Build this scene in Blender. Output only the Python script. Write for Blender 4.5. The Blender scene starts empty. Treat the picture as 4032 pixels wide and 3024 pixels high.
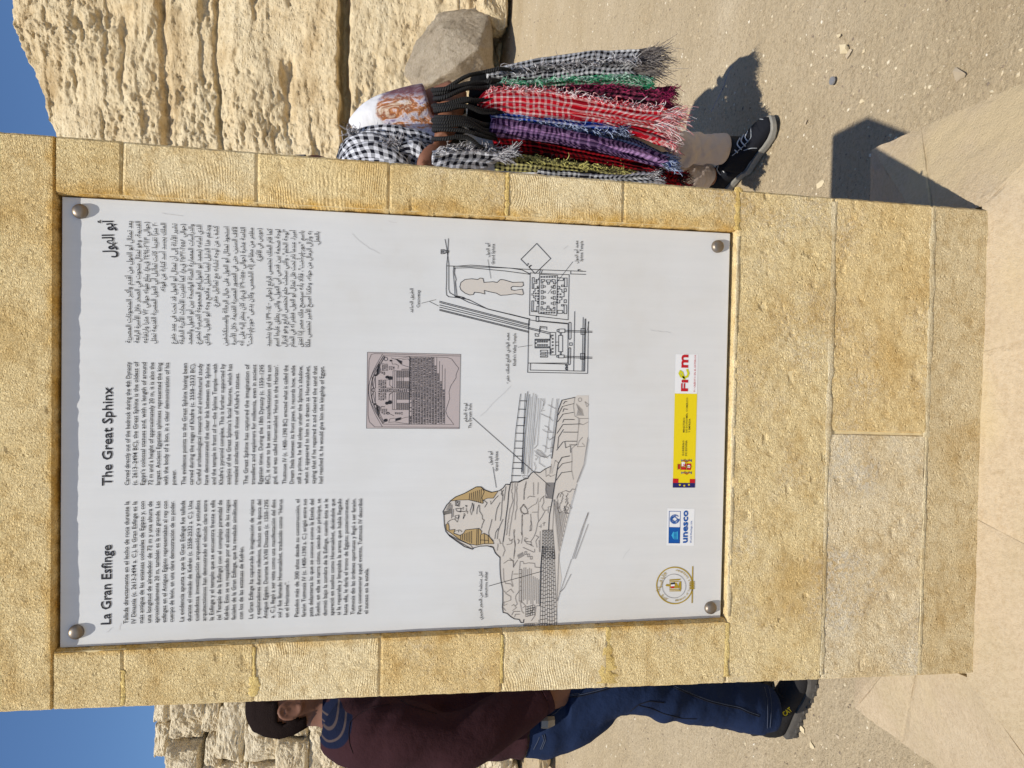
import bpy, bmesh, math, random, unicodedata
import numpy as np
from mathutils import Vector, Matrix
from mathutils.geometry import tessellate_polygon
random.seed(7); rng = np.random.default_rng(7)
R = math.radians
S = bpy.context.scene
COL = S.collection

# ------------------------------------------------------------------ camera, sky, sun, exposure
FPX = 2900.0                       # focal length in photograph pixels (4032 x 3024)
CH = 1.374                         # camera height above the ground, metres
RT = np.array([0.9995629, 0.01880047, -0.02281566])
FW = np.array([0.02580685, -0.17837803, 0.983622])
UP = np.array([0.01442277, -0.98378236, -0.17878552])
cd = bpy.data.cameras.new('camera'); cam = bpy.data.objects.new('camera', cd); COL.objects.link(cam)
cd.sensor_fit = 'HORIZONTAL'; cd.sensor_width = 36.0; cd.lens = 36.0 * FPX / 4032.0
cd.clip_start = 0.02; cd.clip_end = 600
ax = [Vector((RT[i], FW[i], UP[i])).normalized() for i in (1, 0, 2)]   # the phone is held upright, the picture lies on its side
ax[1] = (ax[1] - ax[0] * ax[1].dot(ax[0])).normalized(); az = ax[0].cross(ax[1])
m3 = Matrix((ax[0], ax[1], az)).transposed()
cam.matrix_world = Matrix.Translation((0, 0, CH)) @ m3.to_4x4()
S.camera = cam

EL = R(65.0); SD = Vector((0.479, 0.878, 0)) * math.cos(EL) + Vector((0, 0, -math.sin(EL)))   # way the sunlight travels
W = bpy.data.worlds.new('World'); S.world = W; W.use_nodes = True
nt = W.node_tree; bg = nt.nodes['Background']
sky = nt.nodes.new('ShaderNodeTexSky'); sky.sky_type = 'NISHITA'; sky.sun_disc = False
sky.sun_elevation = EL; sky.sun_rotation = math.atan2(-SD.x, -SD.y); sky.altitude = 0; sky.air_density = 1.0
sky.dust_density = 0.0; sky.ozone_density = 10.0
nt.links.new(sky.outputs[0], bg.inputs[0]); bg.inputs[1].default_value = 0.102
sl = bpy.data.lights.new('sun', 'SUN'); sl.energy = 4.8; sl.angle = R(0.53); sl.color = (1.0, 0.945, 0.845)
so = bpy.data.objects.new('sun', sl); COL.objects.link(so)
so.rotation_euler = SD.to_track_quat('-Z', 'Y').to_euler(); so.location = (-4, -8, 14)
S.view_settings.view_transform = 'Standard'; S.view_settings.look = 'None'
S.view_settings.exposure = 0.06; S.view_settings.gamma = 1.0
S.render.resolution_x = 1024; S.render.resolution_y = 768
S.cycles.max_bounces = 6

# ------------------------------------------------------------------ measuring: photograph pixel -> point on a real plane
def ray(X, Y):
    r = np.array([(3024 - Y - 1512) / FPX, (X - 2016) / FPX, 1.0])
    return np.array([r @ RT, r @ FW, r @ UP])
def at_y(X, Y, y):
    w = ray(X, Y) * (y / ray(X, Y)[1]); return Vector((w[0], w[1], w[2] + CH))
def at_z(X, Y, z=0.0):
    w = ray(X, Y); w = w * ((z - CH) / w[2]); return Vector((w[0], w[1], z))

# ------------------------------------------------------------------ object helpers
def mesh(name, verts, faces, mat=None, parent=None, smooth=False, uv=None):
    me = bpy.data.meshes.new(name); me.from_pydata([tuple(v) for v in verts], [], [tuple(f) for f in faces]); me.update()
    if uv is not None:
        l = me.uv_layers.new(name='UVMap'); idx = np.empty(len(me.loops), np.int32); me.loops.foreach_get('vertex_index', idx)
        l.data.foreach_set('uv', np.asarray(uv, np.float32)[idx].ravel())
    return link(name, me, mat, parent, smooth)
def link(name, me, mat=None, parent=None, smooth=False):
    o = bpy.data.objects.new(name, me); COL.objects.link(o)
    if mat:
        for m in (mat if isinstance(mat, (list, tuple)) else [mat]): me.materials.append(m)
    if smooth: me.polygons.foreach_set('use_smooth', [True] * len(me.polygons))
    if parent: o.parent = parent
    return o
def tag(o, label=None, cat=None, group=None, kind=None):
    if label: o['label'] = label
    if cat: o['category'] = cat
    if group: o['group'] = group
    if kind: o['kind'] = kind
    return o
def thing(name, label, cat, group=None):
    o = bpy.data.objects.new(name, None); COL.objects.link(o); o.empty_display_size = 0.1
    return tag(o, label, cat, group)

# ------------------------------------------------------------------ numpy noise
def _h(ix, iy, iz, seed):
    n = (ix * 374761393 + iy * 668265263 + iz * 2147483647 + seed * 1274126177) & 0xffffffff
    n = ((n ^ (n >> 13)) * 1274126177) & 0xffffffff
    n = ((n ^ (n >> 16)) * 2246822519) & 0xffffffff
    return ((n ^ (n >> 15)) & 0xffff) / 65535.0
def vnoise(x, y, z=0.0, seed=0):
    x, y, z = np.broadcast_arrays(np.asarray(x, float), np.asarray(y, float), np.asarray(z, float))
    ix, iy, iz = np.floor(x).astype(np.int64), np.floor(y).astype(np.int64), np.floor(z).astype(np.int64)
    fx, fy, fz = x - ix, y - iy, z - iz
    fx, fy, fz = [f * f * f * (f * (f * 6 - 15) + 10) for f in (fx, fy, fz)]
    out = 0.0
    for dx in (0, 1):
        for dy in (0, 1):
            for dz in (0, 1):
                w = (fx if dx else 1 - fx) * (fy if dy else 1 - fy) * (fz if dz else 1 - fz)
                out = out + w * _h(ix + dx, iy + dy, iz + dz, seed)
    return out * 2 - 1
def fbm(x, y, z=0.0, o=4, seed=0, g=0.5):
    a, s, t = 1.0, 0.0, 0.0
    for i in range(o):
        s = s + a * vnoise(np.asarray(x) * 2**i, np.asarray(y) * 2**i, np.asarray(z) * 2**i, seed + i); t += a; a *= g
    return s / t

# ------------------------------------------------------------------ materials
class NT:
    def __init__(s, name):
        s.m = bpy.data.materials.new(name); s.m.use_nodes = True; s.t = s.m.node_tree; s.b = s.t.nodes['Principled BSDF']
        s.b.inputs['Specular IOR Level'].default_value = 0.25
    def n(s, typ, **k):
        nd = s.t.nodes.new('ShaderNode' + typ)
        for a, v in k.items():
            if a.startswith('i_'): nd.inputs[int(a[2:])].default_value = v
            else: setattr(nd, a, v)
        return nd
    def l(s, a, b): s.t.links.new(a, b)
    def coord(s, out='Object'): return s.n('TexCoord').outputs[out]
    def noise(s, co, scale, detail=4, rough=0.55, dist=0.0):
        nd = s.n('TexNoise'); nd.inputs['Scale'].default_value = scale; nd.inputs['Detail'].default_value = detail
        nd.inputs['Roughness'].default_value = rough; nd.inputs['Distortion'].default_value = dist; s.l(co, nd.inputs['Vector']); return nd.outputs['Fac']
    def voro(s, co, scale, feat='F1'):
        nd = s.n('TexVoronoi', feature=feat); nd.inputs['Scale'].default_value = scale; s.l(co, nd.inputs['Vector']); return nd.outputs['Distance']
    def ramp(s, fac, stops):
        nd = s.n('ValToRGB'); el = nd.color_ramp.elements
        while len(el) < len(stops): el.new(0.5)
        for e, (p, c) in zip(el, stops): e.position = p; e.color = (c, c, c, 1) if isinstance(c, (int, float)) else (*c, 1)
        s.l(fac, nd.inputs[0]); return nd.outputs[0]
    def mix(s, fac, a, b, mode='MIX'):
        nd = s.n('Mix', data_type='RGBA', blend_type=mode)
        for v, i in ((fac, 0), (a, 6), (b, 7)):
            if hasattr(v, 'links'): s.l(v, nd.inputs[i])
            else: nd.inputs[i].default_value = v if i == 0 else (*v, 1)
        return nd.outputs[2]
    def math(s, op, a, b=0.0, c=0.0):
        nd = s.n('Math', operation=op)
        for v, i in ((a, 0), (b, 1), (c, 2)):
            if hasattr(v, 'links'): s.l(v, nd.inputs[i])
            else: nd.inputs[i].default_value = v
        return nd.outputs[0]
    def bump(s, h, dist, strength=1.0, prev=None):
        nd = s.n('Bump'); nd.inputs['Strength'].default_value = strength; nd.inputs['Distance'].default_value = dist; s.l(h, nd.inputs['Height'])
        if prev is not None: s.l(prev, nd.inputs['Normal'])
        s.l(nd.outputs[0], s.b.inputs['Normal']); return nd.outputs[0]
    def color(s, c):
        if hasattr(c, 'links'): s.l(c, s.b.inputs['Base Color'])
        else: s.b.inputs['Base Color'].default_value = (*c, 1)
    def rough(s, r, spec=None):
        s.b.inputs['Roughness'].default_value = r
        if spec is not None: s.b.inputs['Specular IOR Level'].default_value = spec
    def scaled(s, co, v):
        nd = s.n('Mapping'); nd.inputs['Scale'].default_value = v; s.l(co, nd.inputs[0]); return nd.outputs[0]

def plain(name, c, rough=0.8, metal=0.0, spec=None, var=0.0, vs=20):
    t = NT(name); t.rough(rough, spec); t.b.inputs['Metallic'].default_value = metal
    if var:
        f = t.noise(t.coord(), vs, 4); t.color(t.mix(f, [x * (1 - var) for x in c], [min(1, x * (1 + var)) for x in c]))
    else: t.color(c)
    return t.m

def pillar_stone(name, arcs, rough_amt, pit=1.0, lime=0.0):
    t = NT(name); co = t.coord(); t.rough(0.95, 0.1)
    oi = t.n('ObjectInfo'); rnd = oi.outputs['Random']
    n1 = t.noise(co, 7, 5, 0.65); n2 = t.noise(co, 42, 5, 0.65); n3 = t.noise(co, 420, 3, 0.6)
    base = t.mix(1.0, oi.outputs['Color'], t.ramp(n1, [(0.32, (0.84, 0.74, 0.58)), (0.5, (1.0, 0.98, 0.95)), (0.68, (1.02, 1.02, 1.04))]), 'MULTIPLY')
    base = t.mix(0.8, base, t.ramp(n2, [(0.28, (0.76, 0.68, 0.55)), (0.52, (1.0, 1.0, 1.0)), (0.8, (1.08, 1.09, 1.12))]), 'MULTIPLY')
    base = t.mix(0.8, base, t.ramp(n3, [(0.3, (0.72, 0.66, 0.56)), (0.55, (1.0, 1.0, 1.0)), (0.75, (1.1, 1.1, 1.1))]), 'MULTIPLY')
    if lime:                                              # patches of white lime bloom
        lm = t.math('MULTIPLY', t.ramp(t.noise(co, 9, 4, 0.6), [(0.48, 0.0), (0.66, 1.0)]), t.ramp(t.noise(co, 170, 4, 0.7), [(0.42, 0.0), (0.56, 1.0)]))
        base = t.mix(t.math('MULTIPLY', lm, lime), base, (0.78, 0.70, 0.56))
    at = t.n('Attribute', attribute_name='stain'); stn = t.math('MULTIPLY', at.outputs['Fac'], t.ramp(t.noise(co, 26, 4, 0.65), [(0.34, 0.15), (0.62, 1.0)]))
    base = t.mix(stn, base, t.mix(1.0, base, (0.84, 0.66, 0.34), 'MULTIPLY'))
    t.color(base)
    # relief: tooth marks of the saw as wide arcs, wormy grain, scattered pits
    cmb = t.n('CombineXYZ'); t.l(t.math('MULTIPLY_ADD', rnd, 0.9, -0.2), cmb.inputs[0]); t.l(t.math('MULTIPLY_ADD', rnd, 2.3, -2.4), cmb.inputs[2])
    mp_ = t.n('Mapping'); t.l(co, mp_.inputs[0]); mp_.inputs['Scale'].default_value = (1, 0.02, 1)
    add = t.n('VectorMath', operation='ADD'); t.l(mp_.outputs[0], add.inputs[0]); t.l(cmb.outputs[0], add.inputs[1])
    wz = t.n('SeparateXYZ'); t.l(add.outputs[0], wz.inputs[0])
    bend = t.math('MULTIPLY', t.math('SUBTRACT', t.noise(add.outputs[0], 4.5, 2, 0.4), 0.5), 0.16)
    ph_ = t.math('MULTIPLY', t.math('ADD', wz.outputs[2], t.math('ADD', bend, t.math('MULTIPLY', t.math('SUBTRACT', t.noise(co, 40, 3), 0.5), 0.007))), 1500.0)
    saw = t.math('MULTIPLY_ADD', t.math('SINE', ph_), 0.5, 0.5)
    arcm = t.ramp(t.noise(co, 17, 3), [(0.44, 0.0), (0.68, 1.0)])
    h = t.math('MULTIPLY', t.math('MULTIPLY', saw, arcm), arcs)
    worm = t.math('ABSOLUTE', t.math('SUBTRACT', t.noise(co, 240, 3, 0.65, 0.7), 0.5))
    h = t.math('ADD', h, t.math('MULTIPLY', worm, 2.8 * rough_amt))
    h = t.math('ADD', h, t.math('MULTIPLY', t.noise(co, 480, 3, 0.7), 0.8 * rough_amt))
    h = t.math('ADD', h, t.math('MULTIPLY', t.noise(co, 60, 3, 0.7), 0.9 * rough_amt))
    pits = t.ramp(t.voro(co, 95), [(0.10, 0.0), (0.26, 1.0)])
    pm = t.ramp(t.noise(co, 46, 2), [(0.42, 1.0), (0.46, 0.0)])
    h = t.math('ADD', h, t.math('MULTIPLY', t.math('MAXIMUM', pits, t.math('SUBTRACT', 1.0, pm)), pit))
    t.bump(h, 0.0025, 1.0)
    return t.m

def rock_mat(name, c0, c1, c2, sc=1.0, bumpd=0.05, fine=1.0):
    t = NT(name); co = t.n('NewGeometry').outputs['Position']; t.rough(0.95, 0.1)
    st = t.scaled(co, (1, 1, 2.2))
    n1 = t.noise(st, 0.9 * sc, 6, 0.6, 0.3); n2 = t.noise(st, 7 * sc, 6, 0.65)
    base = t.ramp(n1, [(0.30, c0), (0.44, c1), (0.70, c2)])
    base = t.mix(0.8, base, t.ramp(n2, [(0.3, (0.68, 0.62, 0.52)), (0.55, (1, 1, 1)), (0.8, (1.08, 1.07, 1.05))]), 'MULTIPLY')
    t.color(base)
    h = t.math('ADD', t.noise(st, 14 * sc, 8, 0.72), t.math('MULTIPLY', t.ramp(t.voro(t.scaled(co, (1, 1, 1.7)), 16 * sc), [(0.1, 0.0), (0.4, 1.0)]), 0.5))
    b1 = t.bump(h, bumpd, 0.9)
    t.bump(t.noise(co, 90 * sc, 4, 0.7), 0.008 * fine, 0.8, b1)
    return t.m

def gingham(name, light, dark, p=0.022, q=None, tw=0.0, lit=0.5):
    """woven check: stripes of warp and weft in two colours, with plain bands near the hem"""
    t = NT(name); uv = t.coord('UV'); t.rough(0.92, 0.1); q = q or p
    sp = t.n('SeparateXYZ'); t.l(uv, sp.inputs[0]); u, v = sp.outputs[0], sp.outputs[1]
    wob = t.math('MULTIPLY', t.math('SUBTRACT', t.noise(uv, 9, 2), 0.5), p * 1.6)
    su = t.math('LESS_THAN', t.math('FRACT', t.math('DIVIDE', t.math('ADD', u, wob), p)), lit)
    vv = t.math('ADD', t.math('ADD', v, wob), t.math('MULTIPLY', u, tw))
    sv = t.math('LESS_THAN', t.math('FRACT', t.math('DIVIDE', vv, q)), lit)
    band = t.math('LESS_THAN', t.math('FRACT', t.math('DIVIDE', v, 0.33)), 0.17)
    sv = t.math('MAXIMUM', sv, t.math('MULTIPLY', band, t.math('LESS_THAN', t.math('FRACT', t.math('DIVIDE', v, q * 3.1)), 0.6)))
    val = t.math('MULTIPLY', t.math('ADD', su, sv), 0.5)
    mid = [a * 0.45 + b * 0.55 for a, b in zip(light, dark)]
    c = t.ramp(val, [(0.2, light), (0.5, mid), (0.8, dark)])
    c = t.mix(0.6, c, t.ramp(t.noise(uv, 400, 2), [(0.3, 0.62), (0.7, 1.1)]), 'MULTIPLY')
    t.color(c); t.bump(t.noise(uv, 240, 3), 0.0015, 0.7)
    return t.m

M = {}
M['lintel'] = pillar_stone('stone_rough_sawn', 0.16, 1.15, 1.1)
M['tooled'] = pillar_stone('stone_tooled', 0.42, 0.8, 0.55)
M['coarse'] = pillar_stone('stone_coarse', 0.10, 1.05, 0.9, 0.35); M['limed'] = pillar_stone('stone_limed', 0.05, 1.1, 0.8, 0.7)
M['mortar'] = plain('mortar', (0.70, 0.56, 0.31), 0.95, var=0.25, vs=60, spec=0.1)
t = NT('plinth_stone'); co = t.coord(); t.rough(0.95, 0.1)
b = t.ramp(t.noise(co, 4, 5, 0.6), [(0.3, (0.53, 0.425, 0.27)), (0.5, (0.575, 0.455, 0.305)), (0.7, (0.61, 0.495, 0.34))])
b = t.mix(0.85, b, t.ramp(t.noise(co, 110, 6, 0.75), [(0.3, (0.74, 0.69, 0.62)), (0.55, (1, 1, 1)), (0.75, (1.08, 1.08, 1.08))]), 'MULTIPLY')
yl = t.ramp(t.noise(co, 3.1, 3, 0.5), [(0.5, 0.0), (0.62, 1.0)]); b = t.mix(t.math('MULTIPLY', yl, 0.7), b, (0.60, 0.475, 0.27))
b = t.mix(t.ramp(t.n('ObjectInfo').outputs['Random'], [(0.0, 0.0), (1.0, 0.35)]), b, (0.48, 0.385, 0.265)); t.color(b)
hb = t.math('ADD', t.noise(co, 190, 5, 0.75), t.math('MULTIPLY', t.noise(co, 30, 4, 0.6), 1.5)); t.bump(hb, 0.0045, 0.9); M['plinth'] = t.m
t = NT('sand'); co = t.coord(); t.rough(0.97, 0.08)
b = t.ramp(t.noise(co, 1.1, 6, 0.6), [(0.30, (0.42, 0.325, 0.20)), (0.47, (0.48, 0.385, 0.25)), (0.60, (0.505, 0.41, 0.275)), (0.72, (0.59, 0.495, 0.35))])
b = t.mix(0.9, b, t.ramp(t.noise(co, 75, 6, 0.8), [(0.3, (0.60, 0.55, 0.48)), (0.5, (1, 1, 1)), (0.75, (1.14, 1.13, 1.1))]), 'MULTIPLY')
sp = t.ramp(t.voro(co, 130), [(0.08, 1.0), (0.2, 0.0)]); spm = t.ramp(t.noise(co, 37, 2), [(0.52, 0.0), (0.6, 1.0)])
b = t.mix(t.math('MULTIPLY', sp, spm), b, (0.62, 0.55, 0.40)); t.color(b)
h = t.math('ADD', t.noise(co, 70, 6, 0.75), t.math('MULTIPLY', t.noise(co, 11, 5, 0.65), 3.0)); b1 = t.bump(h, 0.012, 0.85)
t.bump(t.noise(co, 400, 2, 0.7), 0.002, 0.8, b1); M['sand'] = t.m
M['cliff'] = rock_mat('cliff_limestone', (0.50, 0.36, 0.19), (0.71, 0.565, 0.35), (0.78, 0.66, 0.445), 1.0, 0.026, 1.6)
M['stone'] = rock_mat('ruin_limestone', (0.62, 0.50, 0.33), (0.74, 0.63, 0.44), (0.80, 0.70, 0.52), 1.6, 0.022)
M['granite'] = rock_mat('grey_granite', (0.44, 0.36, 0.26), (0.55, 0.455, 0.335), (0.62, 0.53, 0.40), 5.0, 0.016, 2.2)
M['chip'] = plain('pale_chip', (0.62, 0.52, 0.34), 0.9, var=0.15, vs=60)
M['pebble'] = plain('pebble', (0.45, 0.37, 0.26), 0.9, var=0.35, vs=9)
t = NT('panel_white'); co = t.coord(); t.rough(0.5, 0.35)
b = t.ramp(t.noise(co, 3.5, 6, 0.6), [(0.30, (0.62, 0.615, 0.595)), (0.45, (0.67, 0.68, 0.685)), (0.62, (0.70, 0.715, 0.73))])
sc_ = t.ramp(t.noise(t.scaled(co, (14, 1, 40)), 6, 4, 0.7), [(0.66, 1.0), (0.74, 0.93)]); sz_ = t.n('SeparateXYZ'); t.l(co, sz_.inputs[0]); low = t.ramp(t.math('ADD', sz_.outputs[2], t.math('MULTIPLY', t.math('SUBTRACT', t.noise(co, 5, 4), 0.5), 0.5)), [(0.85, 0.55), (1.0, 0.42)])
warm_low = t.ramp(t.math('SUBTRACT', t.math('ADD', sz_.outputs[2], t.math('MULTIPLY', t.noise(co, 4, 5), 0.8)), 0.9), [(0.3, 0.55), (0.85, 0.0)])  # mask for a warmer tint towards the foot of the board, broken by noise
b = t.mix(warm_low, b, (0.70, 0.675, 0.635)); strk = t.ramp(t.noise(t.scaled(co, (1, 1, 0.06)), 55, 4, 0.7), [(0.35, 0.97), (0.6, 1.0)]); b = t.mix(1.0, b, strk, 'MULTIPLY')
t.color(t.mix(1.0, b, sc_, 'MULTIPLY')); M['panel'] = t.m
M['ink'] = plain('print_black', (0.022, 0.022, 0.028), 0.6)
M['ink_grey'] = plain('print_grey_line', (0.16, 0.14, 0.13), 0.6)
M['p_beige'] = plain('print_beige', (0.61, 0.57, 0.525), 0.55)
M['p_ochre'] = plain('print_ochre', (0.46, 0.33, 0.16), 0.55)
M['p_mauve'] = plain('print_mauve', (0.47, 0.41, 0.41), 0.55)
M['p_white'] = plain('print_white', (0.80, 0.80, 0.80), 0.5)
M['p_blue'] = plain('print_blue', (0.005, 0.09, 0.36), 0.5)
M['p_cyan'] = plain('print_cyan', (0.05, 0.42, 0.68), 0.5)
M['p_navy'] = plain('print_navy', (0.016, 0.016, 0.12), 0.5)
M['p_red'] = plain('print_red', (0.52, 0.012, 0.02), 0.5)
M['p_yellow'] = plain('print_yellow', (0.80, 0.62, 0.01), 0.5)
M['p_lime'] = plain('print_lime', (0.62, 0.60, 0.02), 0.5)
M['p_gold'] = plain('print_gold', (0.40, 0.27, 0.025), 0.5)
M['p_greytone'] = plain('print_grey', (0.22, 0.21, 0.21), 0.5)
M['bolt'] = plain('bolt_steel', (0.24, 0.20, 0.16), 0.45, 0.75, var=0.3, vs=120)

# ------------------------------------------------------------------ the setting
def ground_h(x, y):
    far = np.clip((np.hypot(x, y) - 3.0) / 4.0, 0, 1)
    return 0.05 * far * fbm(x * 0.35, y * 0.35, o=3, seed=3) + 0.016 * np.clip((np.hypot(x, y - 1.2) - 0.7), 0, 1) * fbm(x * 3.2, y * 3.2, o=4, seed=9)
def axis(a, segs):
    out = [a]
    for b, st in segs: n = max(1, round(abs(b - out[-1]) / st)); out += list(np.linspace(out[-1], b, n + 1)[1:])
    return np.array(out)
gx = axis(-150, [(-20, 10), (-6, 0.6), (6, 0.04), (20, 0.6), (150, 10)]); gy = axis(-100, [(-12, 8), (0.2, 0.6), (6, 0.05), (14, 0.12), (40, 1.5), (250, 14)])
GX, GY = np.meshgrid(gx, gy); GZ = ground_h(GX, GY)
def grid_faces(nx, ny):
    i = np.arange(ny - 1)[:, None] * nx + np.arange(nx - 1)[None, :]
    return np.stack([i, i + 1, i + 1 + nx, i + nx], -1).reshape(-1, 4)
g = mesh('ground', np.stack([GX, GY, GZ], -1).reshape(-1, 3), grid_faces(len(gx), len(gy)), M['sand'], smooth=True)
tag(g, 'bare trodden sandy ground littered with small chips', 'ground', kind='structure')

# cliff of layered bedrock behind; its face leans back
LEAN = 0.42
cx = axis(-16, [(-6.6, 0.12), (-3.4, 0.022), (2.2, 0.10), (6.2, 0.0165), (16, 0.12)]); nv = 430
def cliff_y0(x): return np.interp(x, [-16, -6, -3, 0, 2.2, 3.5, 16], [8.2, 8.3, 8.6, 8.9, 9.0, 9.0, 8.6])
def on_cliff(X, Y):
    r = ray(X, Y); y = 9.0
    for _ in range(12): z = CH + r[2] / r[1] * y; y = float(cliff_y0(r[0] / r[1] * y)) + LEAN * z
    return r[0] / r[1] * y, CH + r[2] / r[1] * y
SK = [on_cliff(*q) for q in ((725, 3024), (690, 2950), (640, 2860), (612, 2780), (195, 520), (150, 380), (90, 210), (40, 110), (28, 0))]
skx = np.array([-16] + [q[0] for q in SK] + [16]); skz = np.array([SK[0][1] - 0.6] + [q[1] for q in SK] + [SK[-1][1] + 0.4])
def cliff_top(x): return np.interp(x, skx, skz) + 0.05 * fbm(x * 2.6, x * 0, o=4, seed=21) + 0.03 * fbm(x * 11, x * 0, o=3, seed=22)
ct = cliff_top(cx); V_, X_ = np.meshgrid(np.linspace(-0.03, 1, nv), cx, indexing='ij'); Z_ = V_ * ct[None, :]
def groove(z, zc, w, d, sharp=2): return d * np.exp(-np.abs((z - zc) / w) ** sharp)
zA, zB = on_cliff(650, 250)[1], on_cliff(1358, 300)[1]
dip = 0.03 * (X_ - 4.2) + 0.08 * fbm(X_ * 0.9, Z_ * 0.4, o=3, seed=30) + 0.03 * fbm(X_ * 5, Z_ * 2, o=3, seed=31)
zl = Z_ - dip
D_ = LEAN * Z_                                            # how far the face stands back
D_ += groove(zl, zA, 0.085, 0.20, 4) + groove(zl, zB, 0.07, 0.45, 6)
D_ += 0.10 * np.clip((zl - zA) / 0.1, 0, 1) - 0.10 * np.clip((zB - zl) / 0.08, 0, 1)
for dz, w, d in ((zA + 0.62, 0.03, 0.09), (zA + 0.98, 0.02, 0.06), (zA + 1.35, 0.05, 0.08), (zA - 0.75, 0.03, 0.12), (zA - 1.25, 0.03, 0.07), (zA - 1.7, 0.05, 0.07), (zB - 0.7, 0.05, 0.10), (zB - 1.2, 0.06, 0.08)):
    D_ += groove(zl + 0.05 * fbm(X_ * 2.3, Z_, o=3, seed=int(dz * 100)), dz, w, d) * np.clip(0.35 + 1.4 * fbm(X_ * 1.2, Z_ * 0.7, o=2, seed=int(dz * 77)), 0, 1)
zw = zl + 0.05 * fbm(X_ * 1.7, Z_ * 1.3, o=4, seed=33) + 0.02 * fbm(X_ * 8, Z_ * 6, o=3, seed=34)
for hh, am, sd in ((0.47, 0.060, 1), (0.17, 0.022, 2), (0.06, 0.009, 3)):
    li = np.floor(zw / hh); fr_ = zw / hh - li; D_ += am * vnoise(li * 7.31, X_ * 0.9 / (hh * 3), 0.5, seed=90 + sd) * np.clip(fr_ * 3, 0, 1) ** 0.7
patch = np.clip(0.62 + 1.5 * fbm(X_ * 0.9, Z_ * 1.1, o=3, seed=45), 0.28, 1)       # smooth and rotten areas
rid = 1 - np.abs(fbm(X_ * 2.2, Z_ * 3.8, o=4, seed=41, g=0.55)) * 2
D_ += 0.09 * fbm(X_ * 0.8, Z_ * 1.6, o=4, seed=40) - 0.05 * rid * patch + 0.040 * patch * fbm(X_ * 10, Z_ * 17, o=4, seed=43, g=0.6)
hol = np.clip(fbm(X_ * 5.5, Z_ * 8.5, o=3, seed=44) - 0.22, 0, 1); D_ += 0.12 * hol * patch
hol2 = np.clip(fbm(X_ * 13 + 3, Z_ * 21, o=3, seed=54) - 0.16, 0, 1); D_ += 0.085 * hol2 * np.clip(0.3 + 2 * fbm(X_ * 1.3, Z_ * 1.9, o=3, seed=55), 0, 1)
hol3 = np.clip(fbm(X_ * 2.1, Z_ * 4.3, o=4, seed=56) - 0.25, 0, 1); D_ += 0.20 * hol3
D_ += (0.004 + 0.012 * patch) * fbm(X_ * 34, Z_ * 45, o=3, seed=46)
D_ += 2.2 * np.clip(V_ - 0.95, 0, 1) * (0.6 + 0.4 * fbm(X_ * 3, Z_ * 0, o=3, seed=48))
Yc = cliff_y0(cx)[None, :] + D_
pts = np.stack([X_, Yc, Z_], -1).reshape(-1, 3)
back = []                                                 # the flat top runs back from the brow
for k, (dy, dz) in enumerate(((0.5, 0.05), (1.6, 0.02), (5, 0.1), (14, 0.2))):
    back.append(np.stack([cx, Yc[-1] + dy, ct + dz + 0.08 * fbm(cx * 2, cx * 0 + k, o=3, seed=50 + k)], -1))
pts = np.concatenate([pts] + back); c = mesh('cliff', pts, grid_faces(len(cx), nv + 4), M['cliff'], smooth=True)
tag(c, 'weathered layered limestone cliff behind the sign', 'cliff', kind='structure')

# ------------------------------------------------------------------ plinth of sloping slabs
PY = 1.147                          # plane of the printed board
FY = PY - 0.013                     # face of the pillar
DEP = 0.175
ZT = CH - 1.625 * 0.645             # where the pillar meets the plinth
ZE = CH - 1.75 * 0.645              # upper edge of the plinth's rim
px0, px1, py0, py1 = -0.80, 0.527, FY - 0.245, 1.565
ix0, ix1, iy0, iy1 = -0.545, 0.303, FY + 0.01, FY + DEP - 0.01
plinth = thing('plinth', 'low sandstone plinth with sloping sides carrying the stone sign', 'plinth')
def slab(quad, nu, nv, drop=None, th=0.05, seed=0, name='slab'):
    """one thick slab; quad = outer-left, outer-right, inner-right, inner-left on the slope; the outer edge turns down to the ground"""
    q = [Vector(p) for p in quad]; nrm = (q[1] - q[0]).cross(q[3] - q[0]).normalized()
    if nrm.z < 0: nrm = -nrm
    us = np.linspace(0, 1, nu); vs = np.linspace(0, 1, nv); verts = []; e = 0.006
    L = (q[1] - q[0]).length; Hh = (q[3] - q[0]).length
    for v in vs:
        for u in us:
            a = q[0].lerp(q[1], u); b_ = q[3].lerp(q[2], u); p = a.lerp(b_, v)
            d = min(u * L, (1 - u) * L, (1 - v) * Hh, v * Hh)
            n = 0.0035 * float(fbm(p.x * 14, p.y * 14, p.z * 14, o=3, seed=seed)) - 0.0022 * max(0, 1 - d / e) ** 2 * (1 + float(fbm(p.x * 40, p.y * 40, p.z * 40, o=2, seed=seed + 3)))
            verts.append(p + nrm * n)
    faces = [list(f) for f in grid_faces(nu, nv)]
    loop = list(range(nu)) + [nu * (j + 1) + nu - 1 for j in range(nv - 1)] + [nu * (nv - 1) + i for i in range(nu - 2, -1, -1)] + [nu * j for j in range(nv - 2, 0, -1)]
    base = len(verts)
    for i in loop:
        p = verts[i].copy(); p.z = min(p.z - 0.001, -0.03 if drop else p.z - th)
        if drop and i < nu: p += Vector(drop) * 0.012
        verts.append(p)
    nl = len(loop)
    for k in range(nl): faces.append([loop[k], base + k, base + (k + 1) % nl, loop[(k + 1) % nl]])
    faces.append([base + k for k in range(nl)][::-1])
    return mesh(name, verts, faces, M['plinth'], plinth)
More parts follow.
